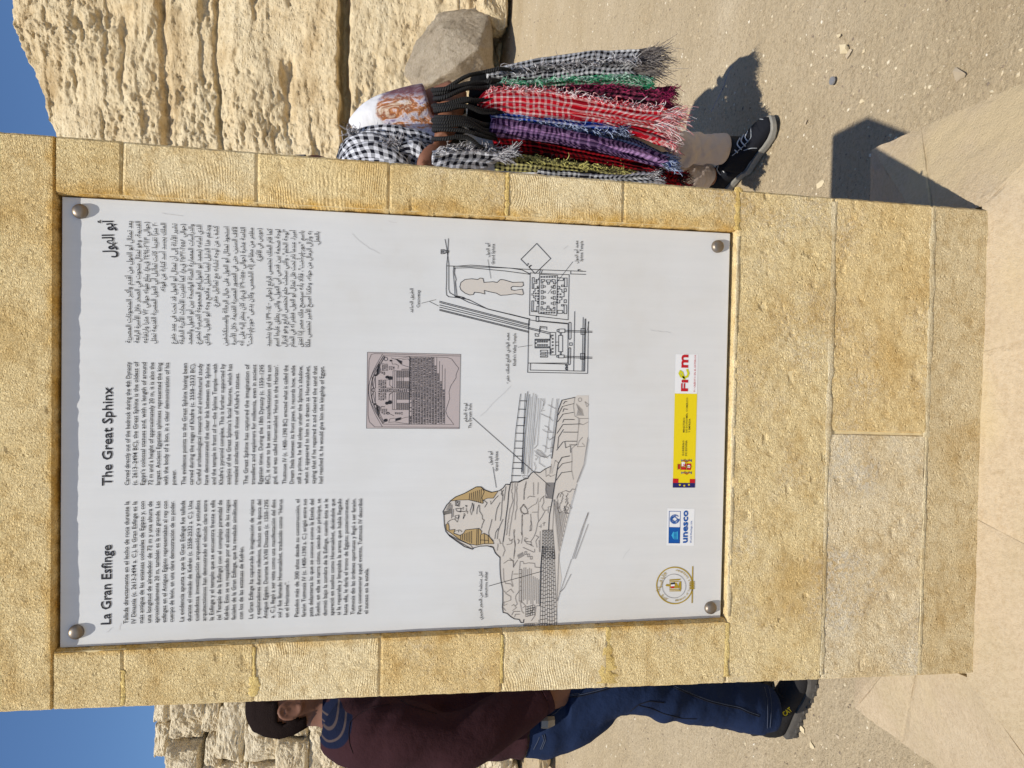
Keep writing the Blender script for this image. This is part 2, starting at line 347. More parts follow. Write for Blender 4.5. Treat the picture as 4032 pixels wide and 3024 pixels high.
def side(o0, o1, i0, i1, cuts, drop):
    g_ = 0.0002
    for k in range(len(cuts) - 1):
        a, b_ = cuts[k], cuts[k + 1]
        def P(o, i, t_): return Vector(o[0]).lerp(Vector(o[1]), t_)
        O = [Vector(o0).lerp(Vector(o1), t_) for t_ in (a, b_)]; I = [Vector(i0).lerp(Vector(i1), t_) for t_ in (a, b_)]
        d = (O[1] - O[0]).normalized() * g_
        slab([O[0] + d, O[1] - d, I[1] - d, I[0] + d], 30, 14, drop, seed=k + int(10 * abs(o0[0])))
oFL, oFR, oBR, oBL = (px0, py0, ZE), (px1, py0, ZE), (px1, py1, ZE), (px0, py1, ZE)
iFL, iFR, iBR, iBL = (ix0, iy0, ZT), (ix1, iy0, ZT), (ix1, iy1, ZT), (ix0, iy1, ZT)
side(oFL, oFR, iFL, iFR, (0, 0.345, 0.69, 1), (0, -1, 0))
side(oFR, oBR, iFR, iBR, (0, 0.76, 1), (1, 0, 0))
side(oBR, oBL, iBR, iBL, (0, 0.5, 1), (0, 1, 0))
side(oBL, oFL, iBL, iFL, (0, 0.24, 1), (-1, 0, 0))
mesh('mortar_bed', [(px0 + .02, py0 + .02, 0), (px1 - .02, py0 + .02, 0), (px1 - .02, py1 - .02, 0), (px0 + .02, py1 - .02, 0),
     (px0 + .02, py0 + .02, ZE - .02), (px1 - .02, py0 + .02, ZE - .02), (px1 - .02, py1 - .02, ZE - .02), (px0 + .02, py1 - .02, ZE - .02),
     (ix0, iy0, ZT - .012), (ix1, iy0, ZT - .012), (ix1, iy1, ZT - .012), (ix0, iy1, ZT - .012)],
     [(3, 2, 1, 0), (0, 1, 5, 4), (1, 2, 6, 5), (2, 3, 7, 6), (3, 0, 4, 7), (4, 5, 9, 8), (5, 6, 10, 9), (6, 7, 11, 10), (7, 4, 8, 11), (8, 9, 10, 11)], M['plinth'], plinth)

# ------------------------------------------------------------------ pillar of cut blocks round the board
pillar = thing('stone_pillar', 'tall yellow limestone pillar of cut blocks framing the printed board', 'pillar')
def F(X, Y): p = at_y(X, Y, FY); return (p.x, p.z)
LX = lambda X: 2809 + (2658 - 2809) * X / 3787.0       # left and right outlines of the pillar in the photograph
RX = lambda X: 514 + (820 - 514) * X / 3857.0
ZTOP = CH + 0.835 * 0.645
def block(c4, mat, col, seed, depth=DEP, rough=1.0, jag=(1, 1, 1, 1), name='block', inset=0.0004, step=0.004, yoff=0.0, stain=(0, 0, 0, 0)):
    """c4 = (x,z) of bottom-left, bottom-right, top-right, top-left; jag scales the chipping of bottom, right, top, left edges"""
    p = [np.array(q, float) for q in c4]; cen = sum(p) / 4
    w_ = np.linalg.norm(p[1] - p[0]); h_ = np.linalg.norm(p[3] - p[0])
    nu, nv = max(4, int(w_ / step)), max(4, int(h_ / step))
    U, V = np.meshgrid(np.linspace(0, 1, nu), np.linspace(0, 1, nv))
    A = p[0][None, None] * (1 - U[..., None]) + p[1][None, None] * U[..., None]; B = p[3][None, None] * (1 - U[..., None]) + p[2][None, None] * U[..., None]
    P2 = A * (1 - V[..., None]) + B * V[..., None]; x, z = P2[..., 0], P2[..., 1]
    dB, dT, dL, dR = V * h_, (1 - V) * h_, U * w_, (1 - U) * w_
    y = -0.0009 * rough * fbm(x * 70, z * 70, o=4, seed=seed, g=0.65) - 0.0012 * fbm(x * 9, z * 9, o=3, seed=seed + 5)
    pit = np.clip(fbm(x * 55, z * 55, o=2, seed=seed + 8) - 0.5, 0, 1); y = y + 0.0045 * rough * pit
    for d, jj, s in ((dB, jag[0], 1), (dR, jag[1], 2), (dT, jag[2], 3), (dL, jag[3], 4)):
        e = 0.0016 + 0.0035 * jj * np.clip(fbm(x * 45, z * 45, o=3, seed=seed + s) + 0.25, 0, 1)
        y = y + 0.0045 * jj * np.clip(1 - d / e, 0, 1) ** 1.6
    eg = 0.0014 * fbm(x * 60, z * 60, o=3, seed=seed + 11)
    x = x + np.where(dL < 1e-6, inset + np.abs(eg) * jag[3], 0) - np.where(dR < 1e-6, inset + np.abs(eg) * jag[1], 0)
    z = z + np.where(dB < 1e-6, inset + np.abs(eg) * 1.6 * jag[0], 0) - np.where(dT < 1e-6, inset + np.abs(eg) * jag[2], 0)
    verts = np.stack([x, FY + yoff + y, z], -1).reshape(-1, 3)
    faces = grid_faces(nu, nv).tolist()
    loop = list(range(nu)) + [nu * (j + 1) + nu - 1 for j in range(nv - 1)] + [nu * (nv - 1) + i for i in range(nu - 2, -1, -1)] + [nu * j for j in range(nv - 2, 0, -1)]
    b0 = len(verts); bk = verts[loop].copy(); bk[:, 1] = FY + depth; verts = np.concatenate([verts, bk]); nl = len(loop)
    for k in range(nl): faces.append([loop[k], b0 + k, b0 + (k + 1) % nl, loop[(k + 1) % nl]])
    faces.append([b0 + k for k in range(nl)][::-1])
    o = mesh(name, verts, faces, mat, pillar); o.color = (*col, 1)
    sv = np.zeros(len(verts)); q = 0
    for d, k in ((dB, stain[0]), (dR, stain[1]), (dT, stain[2]), (dL, stain[3])):
        if k: q = np.maximum(q, np.clip(1.25 - d / (0.020 * k * (1 + 0.8 * fbm(x * 25, z * 25, o=3, seed=seed + 31))), 0, 1))
    if any(stain): sv[:b0] = np.asarray(q).ravel(); sv[b0:] = sv[loop]
    o.data.attributes.new('stain', 'FLOAT', 'POINT').data.foreach_set('value', sv)
    return o
OCH = (0.95, 0.765, 0.42); PAL = (0.95, 0.80, 0.50); DRK = (0.95, 0.74, 0.385); GRY = (0.95, 0.80, 0.53)
# opening for the board (pixels): left edge a little outside the board, top gap above it
OL = lambda X: 2562 + (2440 - 2562) * (X - 235) / 2600.0
OR = lambda X: 764 + (908 - 764) * (X - 247) / 2629.0
zt_open = F(215, 1660)[1]; zb_open = F(2884, 1660)[1]
xl_t, xr_t = F(225, OL(225))[0], F(225, OR(225))[0]; xl_b, xr_b = F(2860, OL(2860))[0], F(2860, OR(2860))[0]
pxl = lambda z: np.interp(z, [F(3787, 2658)[1], F(0, 2809)[1]], [F(3787, 2658)[0], F(0, 2809)[0]])
pxr = lambda z: np.interp(z, [F(3857, 820)[1], F(0, 514)[1]], [F(3857, 820)[0], F(0, 514)[0]])
oxl = lambda z: np.interp(z, [zb_open, zt_open], [xl_b, xl_t]); oxr = lambda z: np.interp(z, [zb_open, zt_open], [xr_b, xr_t])
zj = F(483, 1660)[1]
block([(pxl(zt_open), zt_open), (pxr(zt_open), zt_open), (pxr(ZTOP), ZTOP), (pxl(ZTOP), ZTOP)], M['lintel'], OCH, 1, jag=(1.6, 1, 1, 1), stain=(0.5, 0, 0, 0))
zsR = [zt_open] + [F(X, 640)[1] for X in (482, 1013, 1535, 1998, 2460)] + [zb_open]
zsL = [zt_open] + [F(X, 2700)[1] for X in (484, 1000, 1496, 1976, 2392)] + [zb_open]
csR = [(M['lintel'], OCH), (M['tooled'], PAL), (M['tooled'], OCH), (M['coarse'], OCH), (M['tooled'], PAL), (M['coarse'], OCH)]
csL = [(M['lintel'], OCH), (M['lintel'], OCH), (M['tooled'], PAL), (M['coarse'], DRK), (M['tooled'], PAL), (M['coarse'], OCH)]
for zs, cs, s0, fa, fb in ((zsR, csR, 20, oxr, pxr), (zsL, csL, 40, pxl, oxl)):
    for k in range(6):
        za, zb = zs[k + 1], zs[k]; jin = 1.8
        jg = (0.35, 1, 0.35, jin) if s0 == 20 else (0.35, jin, 0.35, 1)
        if k == 0:
            jg = (0.35,) + jg[1:2] + (0.0,) + jg[3:]
        block([(fa(za), za), (fb(za), za), (fb(zb), zb), (fa(zb), zb)], *cs[k], s0 + k, jag=jg, stain=(0, 0, 0, 1.1) if s0 == 20 else (0, 0.55, 0, 0))
z1, z2, z3 = F(3262, 1700)[1], F(3650, 1700)[1], ZT - 0.01
def row(za, zb, cuts, mats, seed, rough=1.0):
    for k in range(len(cuts) - 1):
        L_ = lambda z, c: pxl(z) + (pxr(z) - pxl(z)) * c
        block([(L_(za, cuts[k]), za), (L_(za, cuts[k + 1]), za), (L_(zb, cuts[k + 1]), zb), (L_(zb, cuts[k]), zb)], *mats[k], seed + k, rough=rough, jag=(0.5, 1, 0.5, 1))
row(z1, zb_open, (0, 1), [(M['coarse'], OCH)], 60, 1.4)
row(z2, z1, (0, 0.517, 1), [(M['limed'], GRY), (M['coarse'], DRK)], 64, 1.2)
row(z3, z2, (0, 1), [(M['lintel'], (0.86, 0.70, 0.42))], 68, 0.8)
# core behind the joints and behind the board
def prism(name, c4, ya, yb, mat, par):
    v = [(x, ya, z) for x, z in c4] + [(x, yb, z) for x, z in c4]
    return mesh(name, v, [(0, 1, 2, 3), (7, 6, 5, 4), (0, 4, 5, 1), (1, 5, 6, 2), (2, 6, 7, 3), (3, 7, 4, 0)], mat, par)
s_ = 0.003
zb_ = zb_open
for nm, q in (('mortar_core', [(pxl(z3) + s_, z3 + s_), (pxr(z3) - s_, z3 + s_), (pxr(zb_) - s_, zb_ - s_), (pxl(zb_) + s_, zb_ - s_)]),
              ('mortar_core', [(pxl(zb_) + s_, zb_), (oxl(zb_) - s_, zb_), (oxl(zt_open) - s_, zt_open), (pxl(zt_open) + s_, zt_open)]),
              ('mortar_core', [(oxr(zb_) + s_, zb_), (pxr(zb_) - s_, zb_), (pxr(zt_open) - s_, zt_open), (oxr(zt_open) + s_, zt_open)])):
    prism(nm, q, FY + 0.0026, FY + DEP - 0.004, M['mortar'], pillar)
prism('back_wall', [(oxl(zb_) + .001, zb_ + .001), (oxr(zb_) - .001, zb_ + .001), (oxr(zt_open) - .001, zt_open - .001), (oxl(zt_open) + .001, zt_open - .001)], PY + 0.009, FY + DEP - 0.006, M['mortar'], pillar)
# smeared yellow mortar over some joints
M['ymortar'] = pillar_stone('yellow_mortar', 0.0, 0.6, 0.6)
M['pmortar'] = pillar_stone('pale_mortar', 0.0, 0.7, 0.6)
def smear(Xc, Ya, Yb, hw, mat, seed, prof=None, amp=0.95, Yr=None):
    """a trowelled strip along a joint, a couple of millimetres proud"""
    n = 60; vs = []
    for k in range(n + 1):
        t_ = k / n; Y = Ya + (Yb - Ya) * t_; w0 = hw * (prof(t_) if prof else 1)
        a = w0 * (1 + amp * float(fbm(t_ * 14, 0.3, o=4, seed=seed))); b_ = w0 * (1 + amp * float(fbm(t_ * 14, 7.3, o=4, seed=seed)))
        for q, dd in ((Xc - a, 0.0012), (Xc - a * 0.6, -0.0006), (Xc, 0.0003), (Xc + b_ * 0.6, -0.0008), (Xc + b_, 0.0012)):
            x, z = F(q, Y)[0], F(q, Yr or (Ya + Yb) / 2)[1]; vs.append((x, FY + dd + 0.0009 * float(fbm(x * 90, z * 90, o=3, seed=seed)), z))
    o = mesh('mortar_smear', vs, grid_faces(5, n + 1).tolist(), mat, pillar, smooth=True); o.color = (0.86, 0.67, 0.28, 1) if mat is M['ymortar'] else (0.80, 0.68, 0.44, 1)
smear(2392, 2470, 2690, 30, M['ymortar'], 1, lambda t_: 0.35 + 0.9 * t_)
smear(2884, 2452, 2662, 12, M['ymortar'], 2, Yr=1660)
smear(1000, 2548, 2742, 10, M['ymortar'], 3, lambda t_: 0.6 + 1.4 * (t_ > 0.6))
smear(1976, 2500, 2690, 7, M['ymortar'], 4); smear(484, 2640, 2775, 11, M['ymortar'], 5)
smear(2884, 735, 905, 13, M['ymortar'], 6, Yr=1660); smear(1998, 680, 850, 9, M['ymortar'], 7)
smear(3262, 792, 1720, 13, M['pmortar'], 8, Yr=1700); smear(3262, 1720, 2655, 9, M['pmortar'], 9, Yr=1700); smear(3650, 815, 1720, 12, M['pmortar'], 10, Yr=1700)
smear(3650, 1720, 2652, 8, M['pmortar'], 11, Yr=1700)
smear(2890, 930, 2425, 7, M['pmortar'], 12, Yr=1660)

# ------------------------------------------------------------------ the printed board
board = thing('information_board', 'white printed information board with three columns of text set in the stone', 'sign')
def B2(X, Y): p = at_y(X, Y, PY); return (p.x, p.z)
BX0, BX1 = -0.644 * 0.645, 0.356 * 0.645; BZ1, BZ0 = CH + 0.689 * 0.645, CH - 0.888 * 0.645
bt = 0.007; bo = bmesh.new(); bmesh.ops.create_cube(bo, size=1)
for v in bo.verts: v.co = Vector(((BX0 + BX1) / 2 + v.co.x * (BX1 - BX0), PY + bt / 2 + v.co.y * bt, (BZ0 + BZ1) / 2 + v.co.z * (BZ1 - BZ0)))
bmesh.ops.bevel(bo, geom=bo.edges[:], offset=0.0008, segments=1, affect='EDGES')
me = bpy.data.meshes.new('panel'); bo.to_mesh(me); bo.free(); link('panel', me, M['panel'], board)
for X, Y in ((317, 833), (302, 2487), (2824, 971), (2796, 2392)):
    x, z = B2(X, Y); vs = [(x, PY - 0.0085, z)]; prof = [(0.0035, -0.0083), (0.007, -0.0074), (0.0096, -0.0052), (0.0105, -0.0025), (0.0105, 0.001)]; n = 20
    for r_, dy in prof: vs += [(x + r_ * math.cos(k * 2 * math.pi / n), PY + dy, z + r_ * math.sin(k * 2 * math.pi / n)) for k in range(n)]
    fs = [(0, 1 + (k + 1) % n, 1 + k) for k in range(n)]
    for j in range(len(prof) - 1): fs += [(1 + j * n + k, 1 + j * n + (k + 1) % n, 1 + (j + 1) * n + (k + 1) % n, 1 + (j + 1) * n + k) for k in range(n)]
    mesh('bolt_cap', vs, fs, M['bolt'], board, smooth=True)

LAY = {0: 0.00025, 1: 0.0005, 2: 0.00075, 3: 0.0010}
class Z:   # a traced sheet: its own pixel grid -> board plane
    def __init__(s, ox, oy, k): s.o = (ox, oy, k)
    def __call__(s, x, y): return B2(s.o[0] + x * s.o[2], s.o[1] + y * s.o[2])
FULL = Z(0, 0, 1)
def resample0(q): return [(a[0] + (b_[0] - a[0]) * k / 5 + random.uniform(-2, 2), a[1] + (b_[1] - a[1]) * k / 5 + random.uniform(-2, 2)) for a, b_ in zip(q[:-1], q[1:]) for k in range(6)]
def fills(name, polys, zone, mat, lay=0):
    vs, fs = [], []
    for pl in polys:
        q = [zone(*p) for p in pl]; b0 = len(vs); vs += [(x, PY - LAY[lay], z) for x, z in q]
        for tri in tessellate_polygon([[Vector((x, z, 0)) for x, z in q]]): fs.append([b0 + i for i in tri])
    return tag(mesh(name, vs, fs, mat, board), kind='stuff' if len(polys) > 1 else None)
def lines(name, polys, zone, mat, wpx=2.2, lay=1):
    """printed strokes: every polyline a flat ribbon"""
    vs, fs = [], []; hw = wpx * 0.00040 / 2
    for pl in polys:
        q = [Vector(zone(*p)) for p in pl]; n = len(q); b0 = len(vs)
        for i in range(n):
            a = (q[i] - q[i - 1]) if i else (q[1] - q[0]); c_ = (q[i + 1] - q[i]) if i < n - 1 else a
            a = a.normalized() if a.length else Vector((1, 0)); c_ = c_.normalized() if c_.length else a
            d = a + c_; d = d.normalized() if d.length > 0.2 else a; nn = Vector((-d.y, d.x)) * min(1.6, 1 / max(0.5, d.dot(a))) * hw
            e = (a if i == n - 1 else -a if i == 0 else Vector((0, 0))) * hw * 0.8
            for s in (-1, 1): p = q[i] + nn * s + e; vs.append((p.x, PY - LAY[lay], p.y))
        fs += [(b0 + 2 * i, b0 + 2 * i + 1, b0 + 2 * i + 3, b0 + 2 * i + 2) for i in range(n - 1)]
    return tag(mesh(name, vs, fs, mat, board), kind='stuff' if len(polys) > 1 else None)
def rect(x0, y0, x1, y1, close=True): r = [(x0, y0), (x1, y0), (x1, y1), (x0, y1)]; return r + [r[0]] if close else r

# lettering -----------------------------------------------------------
FORM = {}
for cp in range(0xFE80, 0xFEFD):
    d = unicodedata.decomposition(chr(cp)).split()
    if d: FORM.setdefault(''.join(chr(int(x, 16)) for x in d[1:]), {})[d[0][1:-1]] = chr(cp)
def arabic(s):
    s = ''.join(ch for ch in s if not ('\u064b' <= ch <= '\u0652')); toks = []; i = 0
    while i < len(s):
        if s[i] == '\u0644' and s[i:i + 2] in FORM: toks.append(s[i:i + 2]); i += 2
        else: toks.append(s[i]); i += 1
    out = []; jn = lambda k: 0 <= k < len(toks) and 'initial' in FORM.get(toks[k], {})
    for k, ch in enumerate(toks):
        f = FORM.get(ch)
        if not f: out.append({'(': ')', ')': '('}.get(ch, ch)); continue
        pre = jn(k - 1); nxt = 'initial' in f and k + 1 < len(toks) and 'final' in FORM.get(toks[k + 1], {})
        out.append(f.get('medial' if pre and nxt else 'final' if pre else 'initial' if nxt else 'isolated', f.get('isolated', ch)))
    out = out[::-1]; res = []; run = []
    for ch in out + ['']:
        if ch and '\u0660' <= ch <= '\u0669': run.append(ch)
        else: res += run[::-1]; run = []; res.append(ch)
    return ''.join(res)
TXT = []
def text(body, p0, p1, cap, mat, zone=FULL, bold=0.0, name='text_line', lay=2, rot=None, fit=True):
    """p0 = start of the base line, p1 = its end, in the zone's pixels; cap = height of a capital in pixels of the photograph"""
    c = bpy.data.curves.new(name, 'FONT'); c.body = body; c.resolution_u = 2 if cap > 14 else 1; c.offset = bold; c.fill_mode = 'FRONT'
    o = bpy.data.objects.new(name, c); COL.objects.link(o)
    a = Vector(zone(*p0)); b_ = Vector(zone(*p1)); TXT.append((o, a, b_, cap, mat, lay, fit))
def flush_text():
    bpy.context.view_layer.update(); dg = bpy.context.evaluated_depsgraph_get()
    for o, a, b_, cap, mat, lay, fit in TXT:
        me = bpy.data.meshes.new_from_object(o.evaluated_get(dg)); n = len(me.vertices); co = np.empty(n * 3); me.vertices.foreach_get('co', co); co = co.reshape(-1, 3)
        L = (b_ - a).length; d = (b_ - a) / L; sz = cap * 0.00040 / 0.69
        xs = co[:, 0]; sx = L / max(1e-6, (xs.max() - min(0, xs.min()))) if fit else sz
        u = (xs - min(0, xs.min())) * sx; v = co[:, 1] * sz
        P = np.stack([a.x + d.x * u - d.y * v, np.full(n, PY - LAY[lay]), a.y + d.y * u + d.x * v], -1)
        me.vertices.foreach_set('co', P.ravel()); me.update(); me.materials.clear()
        nm = o.name.split('.')[0]; cu = o.data; bpy.data.objects.remove(o); bpy.data.curves.remove(cu)
        link(nm, me, mat, board)
    TXT.clear()
C1 = Z(380, 1900, 1100 / 2212); C2 = Z(380, 1380, 940 / 2212); C3 = Z(380, 820, 940 / 2212)
text('La Gran Esfinge', (112, 1128), (120, 492), 33, M['ink'], C1, 0.012, 'title')
text('The Great Sphinx', (143, 1253), (147, 338), 33, M['ink'], C2, 0.012, 'title')
text(arabic('أبو الهول'), (166, 458), (150, 105), 36, M['ink'], C3, 0.022, 'title')
ES = '''248,1118,148,Tallada directamente en el lecho de roca durante la
309,1117,148,IV Dinastía (c. 2613-2494 a. C.), la Gran Esfinge es la
370,1115,148,más antigua de las estatuas colosales de Egipto y, con
431,1112,148,una longitud de alrededor de 72 m y una altura de
491,1110,148,aproximadamente 20 m, también es la más grande. Las
551,1108,146,esfinges en el Antiguo Egipto representaban al rey con
608,1105,145,cuerpo de león, en una clara demostración de su poder.
690,1103,143,La evidencia apunta a que la Gran Esfinge fue tallada
750,1100,143,durante el reinado de Kefrén (c. 2558-2532 a. C.). Una
809,1097,141,cuidadosa investigación arqueológica y estudios
867,1095,139,arquitectónicos han demostrado el vínculo claro entre
926,1092,139,la Esfinge y el templo que se encuentra frente a ella
985,1089,139,(el Templo de la Esfinge) con el complejo piramidal de
1044,1087,137,Kefrén. Esto se ve respaldado por el análisis de los rasgos
1100,1085,137,faciales de la Gran Esfinge, que ha revelado similitudes
1158,1083,505,con los de las estatuas de Kefrén.
1237,1080,135,La Gran Esfinge ha capturado la imaginación de viajeros
1295,1077,135,y exploradores durante milenios, incluso en la época del
1352,1075,135,Antiguo Egipto. Durante la XVIII Dinastía (c. 1550-1295
1408,1072,135,a. C.), llegó a ser vista como una manifestación del dios
1463,1070,133,sol y fue llamado Horemakhet, traducido como “Horus
1520,1068,783,en el Horizonte”.
1598,1065,133,Pasados más de 300 años desde su construcción, el
1654,1062,130,faraón Tutmosis IV (c. 1400-1390 a. C.) erigió entre sus
1711,1060,130,pata delanteras lo que se conoce como la Estela del
1765,1057,128,Sueño; en ella se narra cómo, siendo aún príncipe, se
1822,1055,128,durmió bajo la sombra de la Esfinge, cuando ésta se le
1877,1052,128,apareció en sueños como Horemakhet, diciéndole que
1930,1050,128,si la reparaba y limpiaba la arena que había llegado
1985,1048,128,hasta ella, le daría el trono de Egipto; posteriormente,
2042,1045,126,Tutmosis dio las órdenes oportunas y llegó a ser faraón.
2095,1043,126,Para conmemorar aquel evento, Tutmosis IV describió
2148,1040,678,el suceso en la estela.'''
EN = '''302,1250,107,Carved directly out of the bedrock during the 4th Dynasty
373,1250,105,(c. 2613–2494 BC), the Great Sphinx is the oldest of
446,1250,111,Egypt’s colossal statues and, with a length of around
519,1249,111,72 m and a height of approximately 20 m, it is also the
588,1249,113,largest. Ancient Egyptian sphinxes represented the king
659,1248,113,with the body of a lion, in a clear demonstration of his
733,1247,1105,power.
825,1247,118,The evidence points to the Great Sphinx having been
895,1247,118,carved during the reign of Khafre (c. 2558–2532 BC).
964,1246,122,Careful archaeological research and architectural study
1034,1246,122,have demonstrated the clear link between the Sphinx
1103,1245,125,and the temple in front of it—the Sphinx Temple—with
1172,1245,125,Khafre’s pyramid complex. This is further supported by
1240,1244,127,analysis of the Great Sphinx’s facial features, which has
1308,1244,208,revealed similarities with those of Khafre’s statues.
1400,1243,129,The Great Sphinx has captured the imagination of
1467,1242,131,travellers and explorers for millennia, even in ancient
1535,1241,133,Egyptian times. During the 18th Dynasty (c. 1550–1295
1602,1240,135,BC), it came to be seen as a manifestation of the sun
1668,1240,135,god, and was called Horemakhet ‘Horus in the Horizon’.
1757,1238,138,Thutmose IV (c. 1400–1390 BC) erected what is called the
1826,1238,140,Dream Stela between its front paws. It records how, while
1893,1237,142,still a prince, he fell asleep under the Sphinx’s shadow,
1960,1236,143,when it appeared to him in a dream as Horemakhet,
2027,1236,144,saying that if he repaired it and cleared the sand that
2093,1235,147,had reached it, he would give him the kingship of Egypt.'''
AR = '''330,120,1250|يعد تمثال أبو الهول من أقدم وأكبر المنحوتات المصرية
408,122,1250|القديمة، وهو تمثال منحوت في الصخر خلال الأسرة الرابعة
485,128,1252|(حوالي ٢٦١٣-٢٤٩٤ ق.م). يبلغ طوله حوالي ٧٢ مترا وارتفاعه
562,135,1255|٢٠ مترا تقريبا. كانت تماثيل أبي الهول المصرية القديمة تمثل
640,138,780|الملك بجسد أسد كناية عن قوته.
742,143,1258|تشير الأدلة إلى أن تمثال أبو الهول قد نحت في عهد خفرع
820,147,1262|(حوالي ٢٥٥٨-٢٥٣٢ ق.م). كما أظهرت الأبحاث الأثرية الدقيقة
897,150,1265|والدراسات المعمارية الصلة الواضحة بين أبو الهول والمعبد
972,155,1270|الذي أمامه (معبد أبو الهول)مع المجموعة الهرمية لخفرع.
1050,158,1272|ويدعم هذا الدليل أيضا تحليل ملامح وجه أبو الهول، والذي
1127,165,922|كشف عن أوجه تشابه مع تماثيل خفرع.
1222,172,1275|استحوذ تمثال أبو الهول على خيال الرحالة والمستكشفين
1300,175,1268|لآلاف السنين، حتى في العصور المصرية القديمة. خلال الأسرة
1376,178,1275|الثامنة عشرة (حوالي ١٥٥٠-١٢٩٠ ق.م)، كان ينظر إليه على أنه
1452,182,1280|مظهر من مظاهر إله الشمس، وكان يدعى "حور-إم-آخت"
1528,187,500|(حورس في الأفق).
1622,190,1282|كما قام الملك تحتمس الرابع (حوالي ١٤٠٠-١٣٩٠ ق.م) بتشييد
1698,197,1280|لوحة ضخمة بين قدمي أبي الهول، والتي يطلق عليها اسم
1770,200,1285|"لوحة الحلم"، والتي سجلت حلم تحتمس الرابع وهو لايزال
1842,205,1287|أميرا، عندما نام تحت ظل تمثال أبو الهول، فظهر له في المنام
1918,210,1287|باسم "حور-إم-آخت"، قائلا بأنه سيصبح ملك مصر إذا اعتق
1990,213,1290|به وأزال الرمال من حوله، وهكذا أصبح الأمير تحتمس ملكا
2062,218,345|بالفعل.'''
for ln in ES.split('\n'):
    a, y0_, y1_, s = ln.split(',', 3); a, y0_, y1_ = int(a), int(y0_), int(y1_); text(s, (a, y0_), (a + 9 * (y0_ - y1_) / 970, y1_), 15, M['ink'], C1, 0.006)
for ln in EN.split('\n'):
    a, y0_, y1_, s = ln.split(',', 3); a, y0_, y1_ = int(a), int(y0_), int(y1_); text(s, (a, y0_), (a + 14 * (y0_ - y1_) / 1140, y1_), 15, M['ink'], C2, 0.006)
for ln in AR.split('\n'):
    a, s = ln.split('|'); a, y0_, y1_ = map(int, a.split(',')); text(arabic(s), (a - 14 * (y1_ - y0_) / 1130, y1_), (a, y0_), 16.5, M['ink'], C3, 0.006)
# captions
def cap2(ar, en, za, xa, ya0, ya1, xe, ye0, ye1, c=12):
    text(arabic(ar), (xa, ya0), (xa + 1, ya1), c, M['ink'], za, 0.008, 'caption'); text(en, (xe, ye0), (xe + 1, ye1), c, M['ink'], za, 0.006, 'caption')
ZM = Z(1700, 850, 700 / 966); ZS = Z(1400, 1350, 500 / 2074); ZA = Z(1700, 1500, 700 / 1190); ZB = Z(1700, 1950, 700 / 1190)
cap2('أبو الهول', 'Grand Sphinx', ZM, 311, 225, 148, 340, 266, 152)
cap2('معبد أبو الهول', 'Sphinx Temple', ZM, 792, 259, 135, 819, 249, 137)
cap2('معبد الوادي التابع للملك خفرع', "Khafre's Valley Temple", ZM, 418, 912, 636, 456, 816, 638)
cap2('لوحة الحلم', 'The Dream Stele', ZS, 1815, 1290, 985, 1890, 1395, 988)
cap2('أبو الهول', 'Grand Sphinx', ZA, 401, 563, 470, 441, 606, 470)
cap2('كتل منتظمة من الحجر الجيري', 'Limestone Ashlar', ZB, 334, 833, 508, 371, 683, 510)
cap2('الطريق الصاعد', 'Causeway', FULL, 1625, 1232, 1136, 1652, 1213, 1142)

